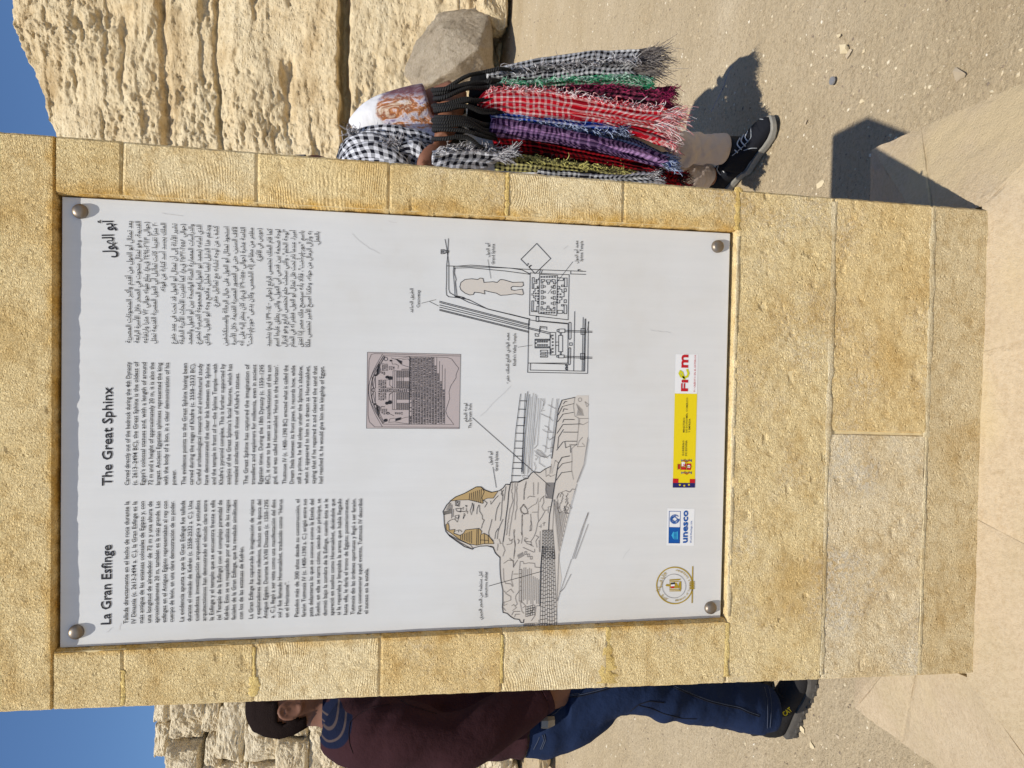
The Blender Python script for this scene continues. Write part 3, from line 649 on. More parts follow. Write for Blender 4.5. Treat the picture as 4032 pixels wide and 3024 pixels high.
# the plan drawing ----------------------------------------------------
sph = [(152,385),(158,362),(180,346),(215,342),(250,346),(262,338),(278,340),(283,362),(330,358),(355,362),(372,346),(392,348),(440,362),(495,360),(498,378),(485,386),(440,383),(430,390),(432,402),(450,405),(492,398),(498,425),(490,430),(455,424),(440,425),(410,430),(372,432),(350,420),(310,412),(285,405),(288,425),(262,418),(232,415),(225,428),(205,430),(180,420),(158,402)]
fills('plan_fill', [sph], ZM, M['p_beige'], 0)
P = [sph + [sph[0]],
 [(72,128),(82,182),(84,200),(92,260),(92,300),(92,360),(92,400),(98,418),(118,430),(150,445),(200,470),(300,505),(530,560)],
 [(90,124),(88,182),(88,200),(80,270),(80,340),(78,400),(80,430),(92,440),(140,445),(200,455),(290,500),(300,506),(420,535),(530,562)],
 [(80,272),(200,276),(420,284),(500,290),(836,302)], [(118,275),(210,268),(270,272),(430,285),(490,294),(533,316)], [(120,284),(210,282),(400,300),(534,318)],
 [(120,274),(116,300),(120,350),(124,400),(126,440),(160,442),(210,460)], [(126,282),(122,310),(132,345),(128,360),(136,435),(176,444)],
 rect(50,184,66,206), rect(54,190,61,199), [(66,184),(76,188),(76,202),(66,206)], [(76,190),(92,190),(92,198),(76,198)],
 [(42,464),(530,590)],[(42,471),(528,596)],[(42,484),(528,606)],[(42,496),(528,614)],[(42,508),(526,628)],[(42,514),(526,634)],[(530,558),(528,596)],[(420,533),(528,560)],
 [(484,236),(570,150),(646,232),(560,314),(538,290),(530,282)], [(484,236),(520,272)], [(515,270),(525,262),(521,258)], [(528,280),(541,269)], [(536,288),(526,277),(538,268)],
 [(534,310),(746,320),(740,565),(530,540),(534,310)], [(585,318),(682,324),(678,542),(580,530),(585,318)],
 [(545,336),(548,336),(556,336),(556,360),(566,360),(566,346),(580,348),(580,338)], [(545,336),(545,395),(553,395),(553,368),(570,368),(570,346)],
 [(543,462),(553,462),(550,515),(570,517),(570,492),(578,492)], [(543,462),(541,520),(578,522)],
 [(541,424),(552,424),(552,410),(560,410),(560,395),(572,395),(572,382),(584,382)], [(541,430),(552,432),(552,445),(562,447),(562,462),(574,464),(574,478),(582,478)],
 [(682,382),(694,384),(694,398),(706,400),(706,414),(718,416),(718,440),(706,440),(706,456),(694,458),(694,474),(680,474)],
 [(684,336),(714,338),(714,352),(684,352)], rect(720,338,734,386), rect(704,376,718,384), rect(718,396,730,412), [(714,345),(720,345)],
 rect(682,514,710,530), rect(718,484,732,532), rect(704,482,716,490), rect(718,456,730,472), [(710,524),(718,524)],
 [(594,346),(612,346),(612,356),(602,356),(602,366),(594,366),(594,346)], [(652,346),(670,348),(670,368),(660,368),(660,358),(652,358),(652,346)],
 [(592,494),(592,512),(610,512),(610,504),(600,504),(600,494),(592,494)], [(660,496),(668,496),(668,516),(648,516),(648,506),(660,506),(660,496)],
 rect(622,348,644,360), rect(628,360,638,372), rect(620,502,642,514), rect(626,490,636,502),
 [(530,565),(570,572),(740,588),(738,800),(522,800),(526,568)], [(566,548),(580,548),(580,575),(566,573),(566,548)], [(582,570),(738,584)], [(522,800),(520,850),(846,856),(850,575)], [(536,800),(534,838),(730,842),(730,806),(536,800)], [(736,810),(736,842),(830,844),(836,560)],
 [(738,806),(726,806),(726,815),(738,815)], [(738,824),(726,824),(726,834),(738,834)],
 rect(560,670,642,718), rect(642,634,672,756), [(590,730),(628,730),(628,768),(590,768),(590,762),(620,762),(620,755),(590,755),(590,748),(620,748),(620,741),(590,741),(590,730)], [(628,745),(640,745)],
 [(530,608),(640,634)],[(528,614),(638,642)],[(588,600),(624,604),(624,618)],[(588,600),(584,622),(588,622),(590,608),(616,610)],[(560,640),(576,642),(580,655),(562,654),(560,640)],[(588,620),(582,642)],
 rect(688,650,710,738), [(672,686),(688,686)],[(672,704),(688,704)], rect(690,615,722,634), rect(680,618,690,630), rect(688,756,718,772), rect(678,758,688,768),[(697,634),(697,650)],[(703,634),(703,650)],[(697,738),(697,756)],[(703,738),(703,756)],
 [(722,622),(870,627)],[(722,630),(870,634)],[(718,762),(870,768)],[(718,770),(870,775)], rect(748,690,762,704),
 [(744,580),(750,578),(756,582),(756,665),(750,672),(744,668),(744,580)], [(744,718),(750,716),(754,720),(752,806),(746,810),(741,804),(744,718)],
 [(776,520),(770,842)],[(822,552),(816,842)],[(832,560),(824,842)],[(852,575),(846,620)], rect(810,612,832,644), rect(808,748,830,780), [(754,302),(754,316),(836,318)], [(794,300),(794,292),(806,292)], [(796,298),(818,300)],
 [(590,292),(584,310)],[(600,294),(594,312)]]
lines('plan_line', P, ZM, M['ink'], 2.3)
sq = [(596 + 14.5 * k, 332, 3.2) for k in range(6)] + [(594 + 14.2 * k, 526, 3.2) for k in range(6)]
sq += [(564, 422, 3), (564, 436, 3), (578, 392, 3), (578, 408, 3), (578, 422, 3), (577, 437, 3), (577, 452, 3), (577, 466, 3)]
sq += [(684, 397, 3), (684, 412, 3), (683, 427, 3), (682, 440, 3), (681, 455, 3), (680, 470, 3), (698, 426, 3), (697, 441, 3)]
sq += [(564 + 12.2 * k, 674 + (k % 2) * 0, 3.4) for k in range(7)] + [(564 + 12.2 * k, 714, 3.4) for k in range(7)] + [(576 + 12.2 * k, 684, 3) for k in range(5)] + [(576 + 12.2 * k, 702, 3) for k in range(5)] + [(564, 692, 3)]
sq += [(656, 650 + 18 * k, 3) for k in range(6)] + [(645, 650, 3), (645, 660, 3), (645, 726, 3), (645, 736, 3), (645, 746, 3)]
for k in range(5):
    for dx, w_ in ((600, 1), (662, -1)):
        if k in (0,): pass
T_ = []
for y in (384, 414, 444, 474):
    T_ += [rect(594, y - 9, 604, y + 9), rect(604, y - 4, 616, y + 4), rect(660, y - 9 + 2, 670, y + 11), rect(648, y - 2, 660, y + 6)]
lines('plan_line', [rect(x - h, y - h, x + h, y + h) for x, y, h in sq] + T_, ZM, M['ink'], 2.0)
for q in ([(305, 238), (321, 340)], [(766, 249), (630, 423)], [(468, 714), (545, 702)], [(-12, 466), (36, 490)]): lines('leader_line', [q], ZM, M['ink'], 1.4)
for q in ([(272, 246), (790, 704)], [(409, 577), (431, 713)]): lines('leader_line', [q], ZA, M['ink'], 2.0)
lines('leader_line', [[(383, 607), (750, 505)]], ZB, M['ink'], 2.2)
lines('leader_line', [[(1660, 1194), (1716, 1180)]], FULL, M['ink'], 1.4)

# the stele drawing ---------------------------------------------------
fills('stele_fill', [[(193, 153), (1715, 187), (1693, 1402), (177, 1395)]], ZS, M['p_mauve'], 0)
arc = lambda x0, y0, x1, y1, bulge, n=16: [(x0 + (x1 - x0) * k / n - bulge * math.sin(math.pi * k / n), y0 + (y1 - y0) * k / n) for k in range(n + 1)]
L_ = [[(193, 153), (1715, 187), (1693, 1402), (177, 1395), (193, 153)], [(1715, 216), (310, 176), (255, 190), (220, 280), (205, 700), (203, 1180), (225, 1290), (310, 1372), (1693, 1380)],
      arc(470, 205, 450, 1320, 250), arc(440, 182, 435, 1370, 225), arc(480, 215, 460, 1310, 218), arc(455, 205, 445, 1325, 205), arc(480, 225, 470, 1300, 190),
      [(485, 212), (1300, 232), (1500, 240), (1570, 265), (1620, 335), (1683, 415), (1640, 520), (1640, 570), (1550, 710), (1525, 800), (1535, 910), (1490, 1050), (1472, 1120), (1500, 1200), (1550, 1260), (1605, 1335), (455, 1328)],
      [(880, 225), (870, 1330)], [(890, 225), (880, 1330)], [(365, 735), (880, 740)], [(365, 800), (875, 806)],
      [(610, 455), (605, 735)], [(640, 455), (635, 735)], [(670, 455), (665, 735)], [(610, 455), (670, 455)], [(600, 815), (600, 1090)], [(630, 815), (630, 1090)], [(665, 815), (665, 1090)], [(600, 1090), (665, 1090)],
      [(490, 610), (560, 600), (555, 690), (600, 730)], [(540, 600), (600, 600)], [(550, 830), (545, 940)], [(600, 810), (560, 830)], [(585, 815), (575, 830), (550, 850), (545, 935)],
      [(590, 300), (600, 350), (650, 345), (700, 370), (690, 420)], [(580, 245), (650, 270), (760, 250), (880, 228)], [(760, 360), (880, 400)], [(760, 275), (860, 262), (885, 300)], [(640, 1230), (560, 1240), (540, 1300), (640, 1290), (760, 1310), (870, 1325)], [(740, 1245), (800, 1220), (870, 1210)], [(520, 1140), (580, 1170), (625, 1190)], [(750, 430), (870, 425), (870, 440), (750, 440)]]
for k in range(7): L_ += [[(690 + 30 * k, 455), (690 + 30 * k, 735)] if k < 4 else [(680 + 32 * k, 455), (680 + 32 * k, 560)], [(690 + 30 * k, 815), (690 + 30 * k, 925)], [(690 + 30 * k, 985), (690 + 30 * k, 1092)], [(690 + 30 * k, 630), (690 + 30 * k, 735)]]
for k in range(9):
    for a, b_ in ((455, 560), (630, 735), (815, 925), (985, 1092)): y = a + (b_ - a) * k / 8; L_ += [[(672, y), (876, y)]]
for k in range(10): a = 0.28 * k; L_ += [[(345, 540 - 8 * k), (420 - 4 * k, 470 - 18 * k)], [(340, 1010 + 6 * k), (420 - 5 * k, 1060 + 16 * k)]]
for k in range(13): x = 920 + 45 * k; L_ += [[(x, 235), (x - 6, 1325)]] if k < 10 else [[(x, 240 + 60 * (k - 9)), (x - 6, 1325)]]
lines('stele_line', L_, ZS, M['ink'], 1.2)
gl = []
def glyph(x, y, s):
    k = random.random(); r_ = random.uniform
    if k < 0.3: return [[(x - s, y), (x + s, y + r_(-4, 4))], [(x - s * .5, y + 7), (x + s * .6, y + 7)]]
    if k < 0.55: return [[(x - s, y - 6), (x - s * .2, y + 6), (x + s * .4, y - 6), (x + s, y + 5)]]
    if k < 0.8: return [rect(x - s * .6, y - 5, x + s * .6, y + 5)]
    return [[(x - s, y - 5), (x + s, y - 5), (x + s * .2, y + 6), (x - s * .8, y + 2)]]
for row_ in range(13):
    x = 897 + 45 * row_; y = 245; y2 = 1320
    if row_ >= 9: y += 130 * (row_ - 8)
    while y < y2:
        if not (row_ == 0 and 900 < y < 1190 and random.random() < 0.7): gl += glyph(x, y, 14)
        y += random.uniform(13, 22)
for x0, x1, y0_, y1_ in ((370, 505, 600, 730), (370, 505, 810, 935), (375, 870, 745, 798), (430, 520, 335, 455), (420, 505, 1075, 1165), (420, 500, 470, 520), (415, 480, 1030, 1060), (640, 790, 1130, 1170), (540, 640, 380, 440)):
    x = x0 + 14
    while x < x1:
        y = y0_ + 10
        while y < y1_: gl += glyph(x, y, 13); y += random.uniform(15, 24)
        x += 34
lines('stele_glyphs', gl, ZS, M['ink'], 1.15)
ell = lambda x, y, a, b_, n=14: [(x + a * math.cos(2 * math.pi * k / n), y + b_ * math.sin(2 * math.pi * k / n)) for k in range(n)]
fills('stele_figure', [ell(565, 575, 38, 30), ell(515, 560, 30, 24), ell(560, 970, 34, 32), ell(510, 985, 28, 26), [(640, 255), (755, 300), (750, 360), (690, 300)], ell(490, 1265, 30, 26), [(650, 1235), (740, 1215), (735, 1255), (650, 1280)], ell(575, 290, 20, 14), ell(325, 530, 22, 16), ell(315, 1000, 20, 16)], ZS, M['ink'], 2)
lines('stele_line', [ell(290, 770, 26, 30) + [(316, 770)], ell(495, 265, 28, 28) + [(523, 265)], ell(530, 1150, 20, 18) + [(550, 1150)], [(270, 560), (275, 700), (300, 740)], [(320, 560), (325, 740)], [(270, 980), (265, 860), (290, 800)], [(320, 970), (320, 800)]], ZS, M['ink'], 1.8)

# the large drawing of the lion monument ------------------------------
Z6, Z5, Z7, Z8 = Z(1700, 1880, 400 / 1058), Z(2000, 1540, 400 / 1058), Z(2000, 1900, 400 / 1269), Z(1900, 2150, 350 / 952)
def fp(z, pts): return [(z.o[0] + x * z.o[2], z.o[1] + y * z.o[2]) for x, y in pts]
headL = [(190,250),(155,285),(130,330),(115,355),(125,390),(130,500),(145,560),(185,610),(260,665),(340,720),(425,748),(430,735),(500,715),(580,712),(640,730),(660,785),(705,830)]
backL = [(185,120),(184,200),(188,300),(200,400),(215,470),(215,600),(210,650),(218,710),(260,720),(300,755),(340,780),(390,785),(410,820),(435,820),(440,785)]
bodyR = [(700,138),(740,110),(770,70),(810,75),(825,48),(860,45),(905,50),(960,20),(1000,10)]
bodyR5 = [(30,950),(100,945),(170,915),(205,905),(235,860),(265,840),(330,850),(385,810),(440,785)]
pawR5 = [(455,700),(485,480),(520,200),(560,95),(695,65),(720,45),(840,45),(838,200),(835,480),(790,760),(720,950)]
silh = fp(Z6, [(190,250),(250,200),(340,165),(430,115),(510,98),(550,130),(620,155),(690,140)] + bodyR[1:6]) + fp(Z5, bodyR5 + pawR5)
silh += fp(Z7, [(860, 20), (800, 200), (740, 480), (650, 860), (640, 952)]) + fp(ZB, [(870, 560), (845, 700), (832, 866)]) + fp(Z8, [(442, 872)]) + fp(Z8, backL[::-1]) + fp(Z6, headL[::-1])[:-1]
fills('monument_fill', [silh], FULL, M['p_beige'], 0)
hdR = [(190,245),(250,200),(340,165),(430,115),(460,98),(510,98),(550,130),(620,155),(690,140),(640,215),(580,215),(535,235),(530,270),(480,255),(380,232),(280,235)]
hdL = [(145,490),(170,475),(180,510),(180,548),(240,540),(228,580),(290,603),(330,580),(350,545),(490,530),(520,560),(510,595),(540,580),(590,605),(640,670),(645,690),(540,690),(470,705),(380,690),(280,640),(200,580),(150,545)]
fills('headcloth_fill', [hdR, hdL], Z6, M['p_ochre'], 1)
lines('monument_outline', [fp(Z6, headL), fp(Z8, [(80,0),(110,10),(130,60),(150,90)] + backL), fp(Z6, bodyR), fp(Z5, bodyR5), fp(Z5, pawR5[:5]), fp(Z6, hdR[:9]), fp(Z7, [(585, 0), (550, 230), (515, 410), (505, 590)]), fp(Z5, [(490, 950), (520, 760), (560, 690), (640, 675)]),
      fp(Z6, [(820, 50), (800, 150), (790, 280), (770, 420), (760, 540), (740, 670)]), fp(Z8, [(640, 0), (620, 230), (612, 640)])], FULL, M['ink'], 2.8, 2)
ND = [hdR + [hdR[0]], hdL + [hdL[0]]]
for k in range(7): ND += [[(388 + 20 * k, 232 + 6 * k), (395 + 20 * k, 165 - 7 * k)], [(300 + 19 * k, 600 - 7 * k), (300 + 19 * k, 640 + 7 * k)]]
ND += [[(525, 110), (545, 150), (520, 210), (535, 265)], [(470, 535), (465, 700)], [(485, 532), (482, 700)], [(505, 600), (505, 690)], [(545, 590), (550, 690)], [(505, 650), (590, 655)], [(585, 605), (590, 680)], [(165, 590), (280, 650), (400, 700), (430, 740)], [(185, 605), (300, 680), (420, 745)]]
for k in range(6): ND += [[(150 + 6 * k, 330 - 12 * k), (200, 335 - 13 * k)]]
for k in range(5): ND += [[(128, 355 + 8 * k), (200, 335 + 9 * k)]]
ND += [[(245, 245), (290, 250), (285, 300), (245, 290), (245, 245)], [(260, 255), (282, 270), (270, 295), (258, 280), (260, 255)], [(248, 325), (300, 320), (300, 360), (260, 350), (248, 325)], [(300, 330), (330, 310), (325, 335)], [(290, 350), (340, 355), (360, 345), (358, 320)], [(355, 360), (372, 350), (370, 375)], [(350, 290), (365, 295), (360, 308), (350, 290)],
       [(240, 400), (280, 390), (275, 425), (245, 420), (240, 400)], [(235, 430), (265, 465), (285, 400)], [(325, 430), (335, 370), (345, 390), (325, 430)], [(420, 265), (432, 300), (425, 345), (412, 390), (398, 345), (415, 300), (420, 265)], [(436, 275), (432, 350)], [(210, 285), (205, 425)], [(225, 330), (220, 410)],
       [(488, 285), (470, 330), (468, 380)], [(495, 290), (498, 355), (525, 395), (525, 430), (545, 445), (525, 490), (515, 530)], [(625, 435), (610, 500), (590, 570), (600, 620), (640, 660)], [(240, 560), (280, 545), (275, 570)], [(290, 545), (312, 565)], [(160, 470), (190, 445), (240, 430)],
       [(710, 260), (680, 320), (665, 390), (660, 450)], [(730, 255), (725, 370), (712, 450)], [(740, 435), (710, 500), (690, 560), (680, 640)], [(690, 530), (665, 570), (655, 640)], [(540, 235), (575, 265), (550, 310)], [(610, 245), (615, 280), (655, 225), (690, 190)], [(720, 130), (740, 180), (730, 260)], [(770, 95), (760, 170), (750, 240)], [(745, 130), (720, 170), (735, 190)]]
lines('monument_line', ND, Z6, M['ink'], 1.9, 2)
BD = []
for base in ([(840, 60), (830, 150), (845, 240), (810, 330), (800, 400), (790, 480), (775, 600)], [(865, 60), (860, 200), (850, 320), (820, 470), (805, 610)], [(890, 60), (880, 130), (885, 300), (865, 440)], [(980, 40), (960, 120), (960, 230)], [(950, 280), (920, 320), (930, 370), (1000, 380), (995, 340), (950, 280)], [(935, 390), (940, 500), (935, 600)], [(1030, 380), (1030, 480), (1020, 560)], [(860, 540), (855, 640), (865, 700), (855, 820)], [(700, 640), (715, 690), (735, 680), (760, 760), (740, 820)], [(800, 630), (815, 660), (840, 640), (825, 690), (780, 700)], [(890, 640), (910, 660), (895, 690)], [(960, 640), (990, 690), (1040, 700)], [(810, 840), (850, 870), (850, 930), (890, 860)], [(690, 690), (680, 760)]):
    q = []
    for i in range(len(base) - 1):
        for k in range(5):
            t_ = k / 5; q.append((base[i][0] + (base[i + 1][0] - base[i][0]) * t_ + random.uniform(-4, 4), base[i][1] + (base[i + 1][1] - base[i][1]) * t_))
    BD.append(q + [base[-1]])
lines('monument_line', BD, Z6, M['ink_grey'], 1.8, 2)
CH7 = [[(225, 0), (215, 60), (200, 110), (195, 210)], [(315, 0), (318, 160)], [(375, 0), (370, 145)], [(240, 195), (265, 170), (335, 178)], [(195, 270), (160, 320), (160, 355), (205, 400), (245, 370), (235, 330), (195, 270)], [(250, 330), (300, 290), (350, 265), (372, 190), (380, 300), (372, 400), (378, 480)], [(300, 370), (365, 370)], [(180, 395), (170, 480), (172, 590), (175, 650)], [(285, 475), (295, 540), (290, 600), (265, 595)], [(460, 355), (420, 430), (370, 500), (345, 620), (320, 680), (280, 740)], [(395, 240), (410, 200), (455, 165)], [(440, 170), (445, 250), (420, 300), (440, 345), (490, 345)], [(500, 380), (500, 305), (540, 300)], [(385, 548), (400, 548)], [(410, 525), (410, 565)], [(430, 510), (465, 500)], [(450, 495), (445, 540)], [(470, 0), (470, 190), (550, 200)], [(480, 10), (470, 90), (495, 170)],
       [(70, 590), (75, 700), (90, 770), (75, 880), (70, 952)], [(160, 620), (180, 670), (165, 760)], [(205, 690), (245, 700), (205, 720)], [(200, 730), (290, 745), (285, 790)], [(270, 770), (315, 800)], [(185, 810), (320, 870)], [(330, 870), (330, 830)], [(345, 660), (380, 680), (345, 730), (360, 810)], [(385, 720), (390, 860)], [(400, 610), (398, 870)], [(555, 590), (585, 952)], [(575, 215), (555, 590)],
       [(570, 213), (633, 900), (860, 20)], [(620, 215), (615, 320), (640, 380), (715, 340), (720, 385), (755, 388)]]
for k in range(9): CH7 += [[(585 + 18 * k, 215 + 20 * k if k < 3 else 370), (640 + 14 * k, 850 - 58 * k)]]
for k in range(16):
    x, y = 630 + random.random() * 170, 110 + random.random() * 200; q = [(x, y)]
    for j in range(5): x += random.uniform(-14, 14); y += random.uniform(6, 20); q.append((x, y))
    CH7.append(q)
CH7 += [[(610, 190), (630, 135), (720, 100), (770, 120), (800, 80), (830, 85)], [(1000, 370), (920, 580), (800, 952)], [(1000, 385), (940, 560), (820, 952)], [(1000, 520), (840, 952)]]
lines('monument_line', CH7, Z7, M['ink_grey'], 1.7, 2)
fills('stela_fill', [[(478, 0), (470, 90), (495, 172), (555, 170), (580, 0)], [(470, 172), (555, 172), (550, 200), (470, 195)]], Z7, M['p_greytone'], 1)
# walls, courses and paws to the right
WL = [[(180, 25), (140, 840)], [(130, 30), (82, 400), (40, 880), (36, 950)], [(205, 5), (165, 380), (145, 860)], [(222, 35), (180, 450), (160, 860)]]
for k, yy in enumerate((101, 188, 276, 359, 438, 520, 594, 676, 744, 804, 880)): x = 120 - 85 * (yy - 101) / 780; WL.append([(x, yy), (x + 72 + k * 2.5, yy + 2)])
lines('monument_line', WL, Z5, M['ink'], 2.2, 2)
W5 = [[(240, 60), (205, 500), (170, 870)], [(262, 20), (240, 300), (200, 870)], [(285, 30), (262, 300), (240, 560), (215, 850)], [(300, 45), (285, 200), (255, 600), (240, 850)], [(318, 75), (310, 250), (290, 400), (270, 560)], [(342, 75), (325, 300), (305, 560), (270, 600)], [(462, 75), (430, 300), (400, 540), (385, 640)], [(508, 80), (470, 430), (440, 640)], [(525, 80), (495, 300), (455, 640)],
      [(340, 235), (400, 265), (435, 275), (465, 312)], [(350, 80), (370, 110), (360, 180), (345, 210), (380, 200)], [(375, 75), (380, 120), (365, 155)], [(415, 142), (450, 160), (490, 182)], [(380, 360), (420, 380), (425, 410), (450, 420)], [(360, 400), (395, 425), (440, 430), (475, 428)], [(410, 480), (430, 510), (470, 480)], [(360, 565), (385, 575), (410, 600), (465, 585)], [(300, 608), (340, 625), (395, 680), (410, 700)], [(275, 620), (300, 650), (340, 680), (400, 690)], [(280, 665), (310, 685), (290, 720), (285, 700)], [(325, 685), (325, 750), (385, 790)], [(400, 690), (440, 660), (450, 700)], [(270, 740), (290, 800), (275, 830)], [(150, 880), (165, 910), (220, 880), (150, 880)], [(390, 810), (395, 890), (420, 870), (440, 890), (490, 870)], [(440, 790), (435, 860)], [(450, 760), (455, 860), (490, 720), (520, 745)]]
for k in range(8): W5.append([(300 + 12 * k, 612 + 8 * k), (302 + 11 * k, 655 + 6 * k)])
lines('monument_line', W5, Z5, M['ink_grey'], 1.5, 2)
PW = [[(520, 250), (565, 160), (685, 130)], [(515, 320), (570, 240), (680, 222)], [(508, 440), (570, 348), (755, 342)], [(575, 427), (725, 428)], [(505, 615), (570, 530), (600, 522), (715, 522)], [(515, 815), (565, 755), (665, 735)], [(500, 930), (555, 850), (660, 835)], [(575, 135), (590, 110), (612, 108)], [(570, 215), (580, 185), (618, 190)], [(568, 325), (580, 295), (690, 296)], [(515, 590), (525, 480), (575, 400)], [(590, 525), (600, 590), (650, 570), (650, 640)], [(640, 560), (715, 560)]]
lines('monument_line', PW, Z5, M['ink'], 2.1, 2)
P5 = [[(695, 65), (680, 160), (695, 260), (740, 285), (838, 285)], [(730, 285), (735, 350), (715, 550), (660, 600), (665, 700), (660, 820), (680, 920)], [(745, 290), (740, 340), (780, 350), (835, 320)], [(830, 480), (790, 760), (715, 950)], [(838, 500), (800, 760), (725, 950)], [(800, 110), (838, 140), (820, 165), (800, 110)], [(770, 540), (800, 575), (720, 580), (740, 520), (775, 480)]]
for k in range(7): P5.append([(710 + 10 * k, 130 + 10 * k), (730 + 8 * k, 190 + 8 * k), (715 + 12 * k, 255)])
P5.append(ell(748, 90, 18, 20) + [(766, 90)])
lines('monument_line', P5, Z5, M['ink_grey'], 1.3, 2)
# back of the body: courses of cut stone and ruled layers
B8 = []
for k in range(10): B8.append([(420 + 20 * k, 250 + 12 * k if k > 5 else 225 + random.uniform(0, 30)), (415 + 20 * k, 600 + random.uniform(-30, 30))])
for k in range(9): x = 632 - 20 + 0; 
nC = 7
cw = [((640, 0), (612, 860)), ((762, 0), (795, 850))]
def cwp(s, t_): return (cw[0][0][0] * (1 - s) + cw[1][0][0] * s) * (1 - t_) + (cw[0][1][0] * (1 - s) + cw[1][1][0] * s) * t_, 860 * t_
BR_ = []
for k in range(nC + 1): BR_.append([cwp(k / nC, 0), cwp(k / nC, 1)])
for k in range(nC):
    y = 0.02 + 0.5 * (k % 2) * 0.047
    while y < 1: BR_.append([cwp(k / nC, y), cwp((k + 1) / nC, y)]); y += random.uniform(0.042, 0.056)
lines('ashlar_line', BR_, Z8, M['ink'], 1.6, 2)
BR7 = []
for k in range(8): s = k / 7; BR7.append([(430 + 127 * s, 595), (420 + 165 * s, 952)])
for k in range(7):
    y = 610 + (k % 2) * 18
    while y < 950: t_ = (y - 595) / 357; a = 430 - 10 * t_; w_ = 127 + 38 * t_; BR7.append([(a + w_ * k / 7, y), (a + w_ * (k + 1) / 7, y)]); y += random.uniform(34, 42)
BR7.append([(430, 595), (557, 592)])
lines('ashlar_line', BR7, Z7, M['ink'], 1.6, 2)
for k in range(6): B8 += [[(392 + 1.5 * k, 250 + 45 * k), (412, 250 + 45 * k)], [(445 + 22 * k, 832), (440 + 22 * k, 870)]]
B8 += [[(392, 245), (390, 590), (410, 590)], [(412, 245), (410, 590)], [(445, 832), (560, 825)], [(440, 850), (555, 848)], [(395, 240), (400, 165), (430, 165), (440, 190), (490, 180), (555, 185), (560, 225), (615, 230)], [(225, 185), (275, 150), (320, 155), (330, 190), (330, 230)], [(320, 265), (305, 360), (325, 430)], [(330, 300), (380, 300)], [(220, 240), (225, 360), (245, 400), (300, 405), (320, 435)], [(255, 495), (300, 460), (330, 500)], [(230, 480), (250, 510), (300, 540), (300, 580), (240, 600)], [(390, 480), (355, 530), (350, 560), (370, 620), (350, 640)], [(310, 640), (330, 625), (360, 660), (320, 690)], [(310, 740), (330, 700), (400, 700)], [(340, 760), (350, 730), (395, 730)], [(230, 595), (225, 640), (260, 620)], [(215, 655), (245, 690)], [(400, 600), (420, 700), (440, 720)], [(410, 590), (460, 640), (430, 660)], [(575, 640), (610, 640)], [(570, 645), (560, 740), (520, 800)], [(600, 790), (600, 840), (572, 820)], [(555, 650), (500, 740)], [(815, 90), (795, 590)], [(950, 140), (830, 490), (800, 585)], [(945, 300), (870, 450), (832, 490)]]
for k in range(4):
    for j in range(4): B8 += [rect(460 + 24 * k, 650 + 26 * j - 6 * k, 484 + 24 * k, 676 + 26 * j - 6 * k)]
for k in range(6): B8 += [[(370 + 11 * k, 95 - 6 * k), (385 + 11 * k, 135 - 6 * k)]]
for k in range(3): B8 += [rect(450 + 30 * k, 60 + 25 * k, 470 + 30 * k, 90 + 25 * k)]
lines('monument_line', B8, Z8, M['ink_grey'], 1.7, 2)

# logos along the foot -------------------------------------------------
ZL = Z(2620, 1370, 160 / 263); ZU = Z(2560, 1980, 220 / 436)
fills('logo_ground', [[(66, 40), (210, 42), (205, 296), (60, 294)]], ZL, M['p_white'], 0)
fills('government_band', [[(60, 295), (205, 297), (190, 904), (47, 904)]], ZL, M['p_yellow'], 0)
fills('flag_blue', [[(47, 873), (191, 874), (190, 904), (47, 904)]], ZL, M['p_navy'], 1)
fills('flag_red', [[(48, 845), (84, 846), (83, 873), (47, 873)], [(157, 848), (192, 848), (191, 874), (156, 873)]], ZL, M['p_red'], 1)
star = lambda x, y, r_: [(x + (r_ if k % 2 == 0 else r_ * .42) * math.cos(math.pi * k / 5 + math.pi), y + (r_ if k % 2 == 0 else r_ * .42) * math.sin(math.pi * k / 5)) for k in range(10)]
fills('flag_star', [star(92, 886, 9), star(121, 891, 9), star(151, 885, 9)], ZL, M['p_yellow'], 2)
fills('coat_of_arms', [ell(88, 768, 12, 17), [(101, 748), (166, 748), (168, 770), (162, 790), (101, 788)]], ZL, M['p_red'], 1)
fills('coat_of_arms', [rect(104, 738, 124, 767, False), ell(150, 768, 10, 11)], ZL, M['p_white'], 2)
fills('coat_of_arms', [rect(108, 724, 168, 733, False), rect(108, 803, 168, 812, False), rect(100, 722, 106, 736, False), rect(100, 801, 106, 815, False), rect(164, 720, 170, 738, False), rect(164, 799, 170, 817, False)], ZL, M['p_greytone'], 1)
lines('coat_of_arms', [[(78, 752), (78, 786)], [(95, 750), (95, 790)], [(120, 720), (135, 738), (150, 722)], [(120, 798), (135, 815), (150, 800)], [(106, 768), (165, 769)], [(136, 748), (136, 788)]], ZL, M['p_gold'], 3, 3)
lines('coat_of_arms', [[(115, 752), (122, 760), (112, 764)], [(140, 776), (160, 780)], [(118, 780), (128, 776), (125, 786)], [(115, 728), (135, 740), (155, 726)], [(118, 808), (138, 818), (150, 806)]], ZL, M['p_red'], 2.6, 3)
text('GOBIERNO', (118, 700), (120, 598), 7.5, M['ink'], ZL, 0.004, 'logo_text'); text('DE ESPAÑA', (137, 700), (139, 598), 7.5, M['ink'], ZL, 0.004, 'logo_text')
text('MINISTERIO', (122, 548), (124, 450), 7, M['ink'], ZL, 0.004, 'logo_text'); text('DE ECONOMÍA, COMERCIO', (140, 548), (144, 320), 7, M['ink'], ZL, 0.004, 'logo_text'); text('Y EMPRESA', (158, 548), (160, 458), 7, M['ink'], ZL, 0.004, 'logo_text')
text('Fi', (142, 287), (144, 205), 28, M['p_red'], ZL, 0.03, 'logo_text');
text('m', (143, 132), (145, 44), 40, M['p_red'], ZL, 0.03, 'logo_text')
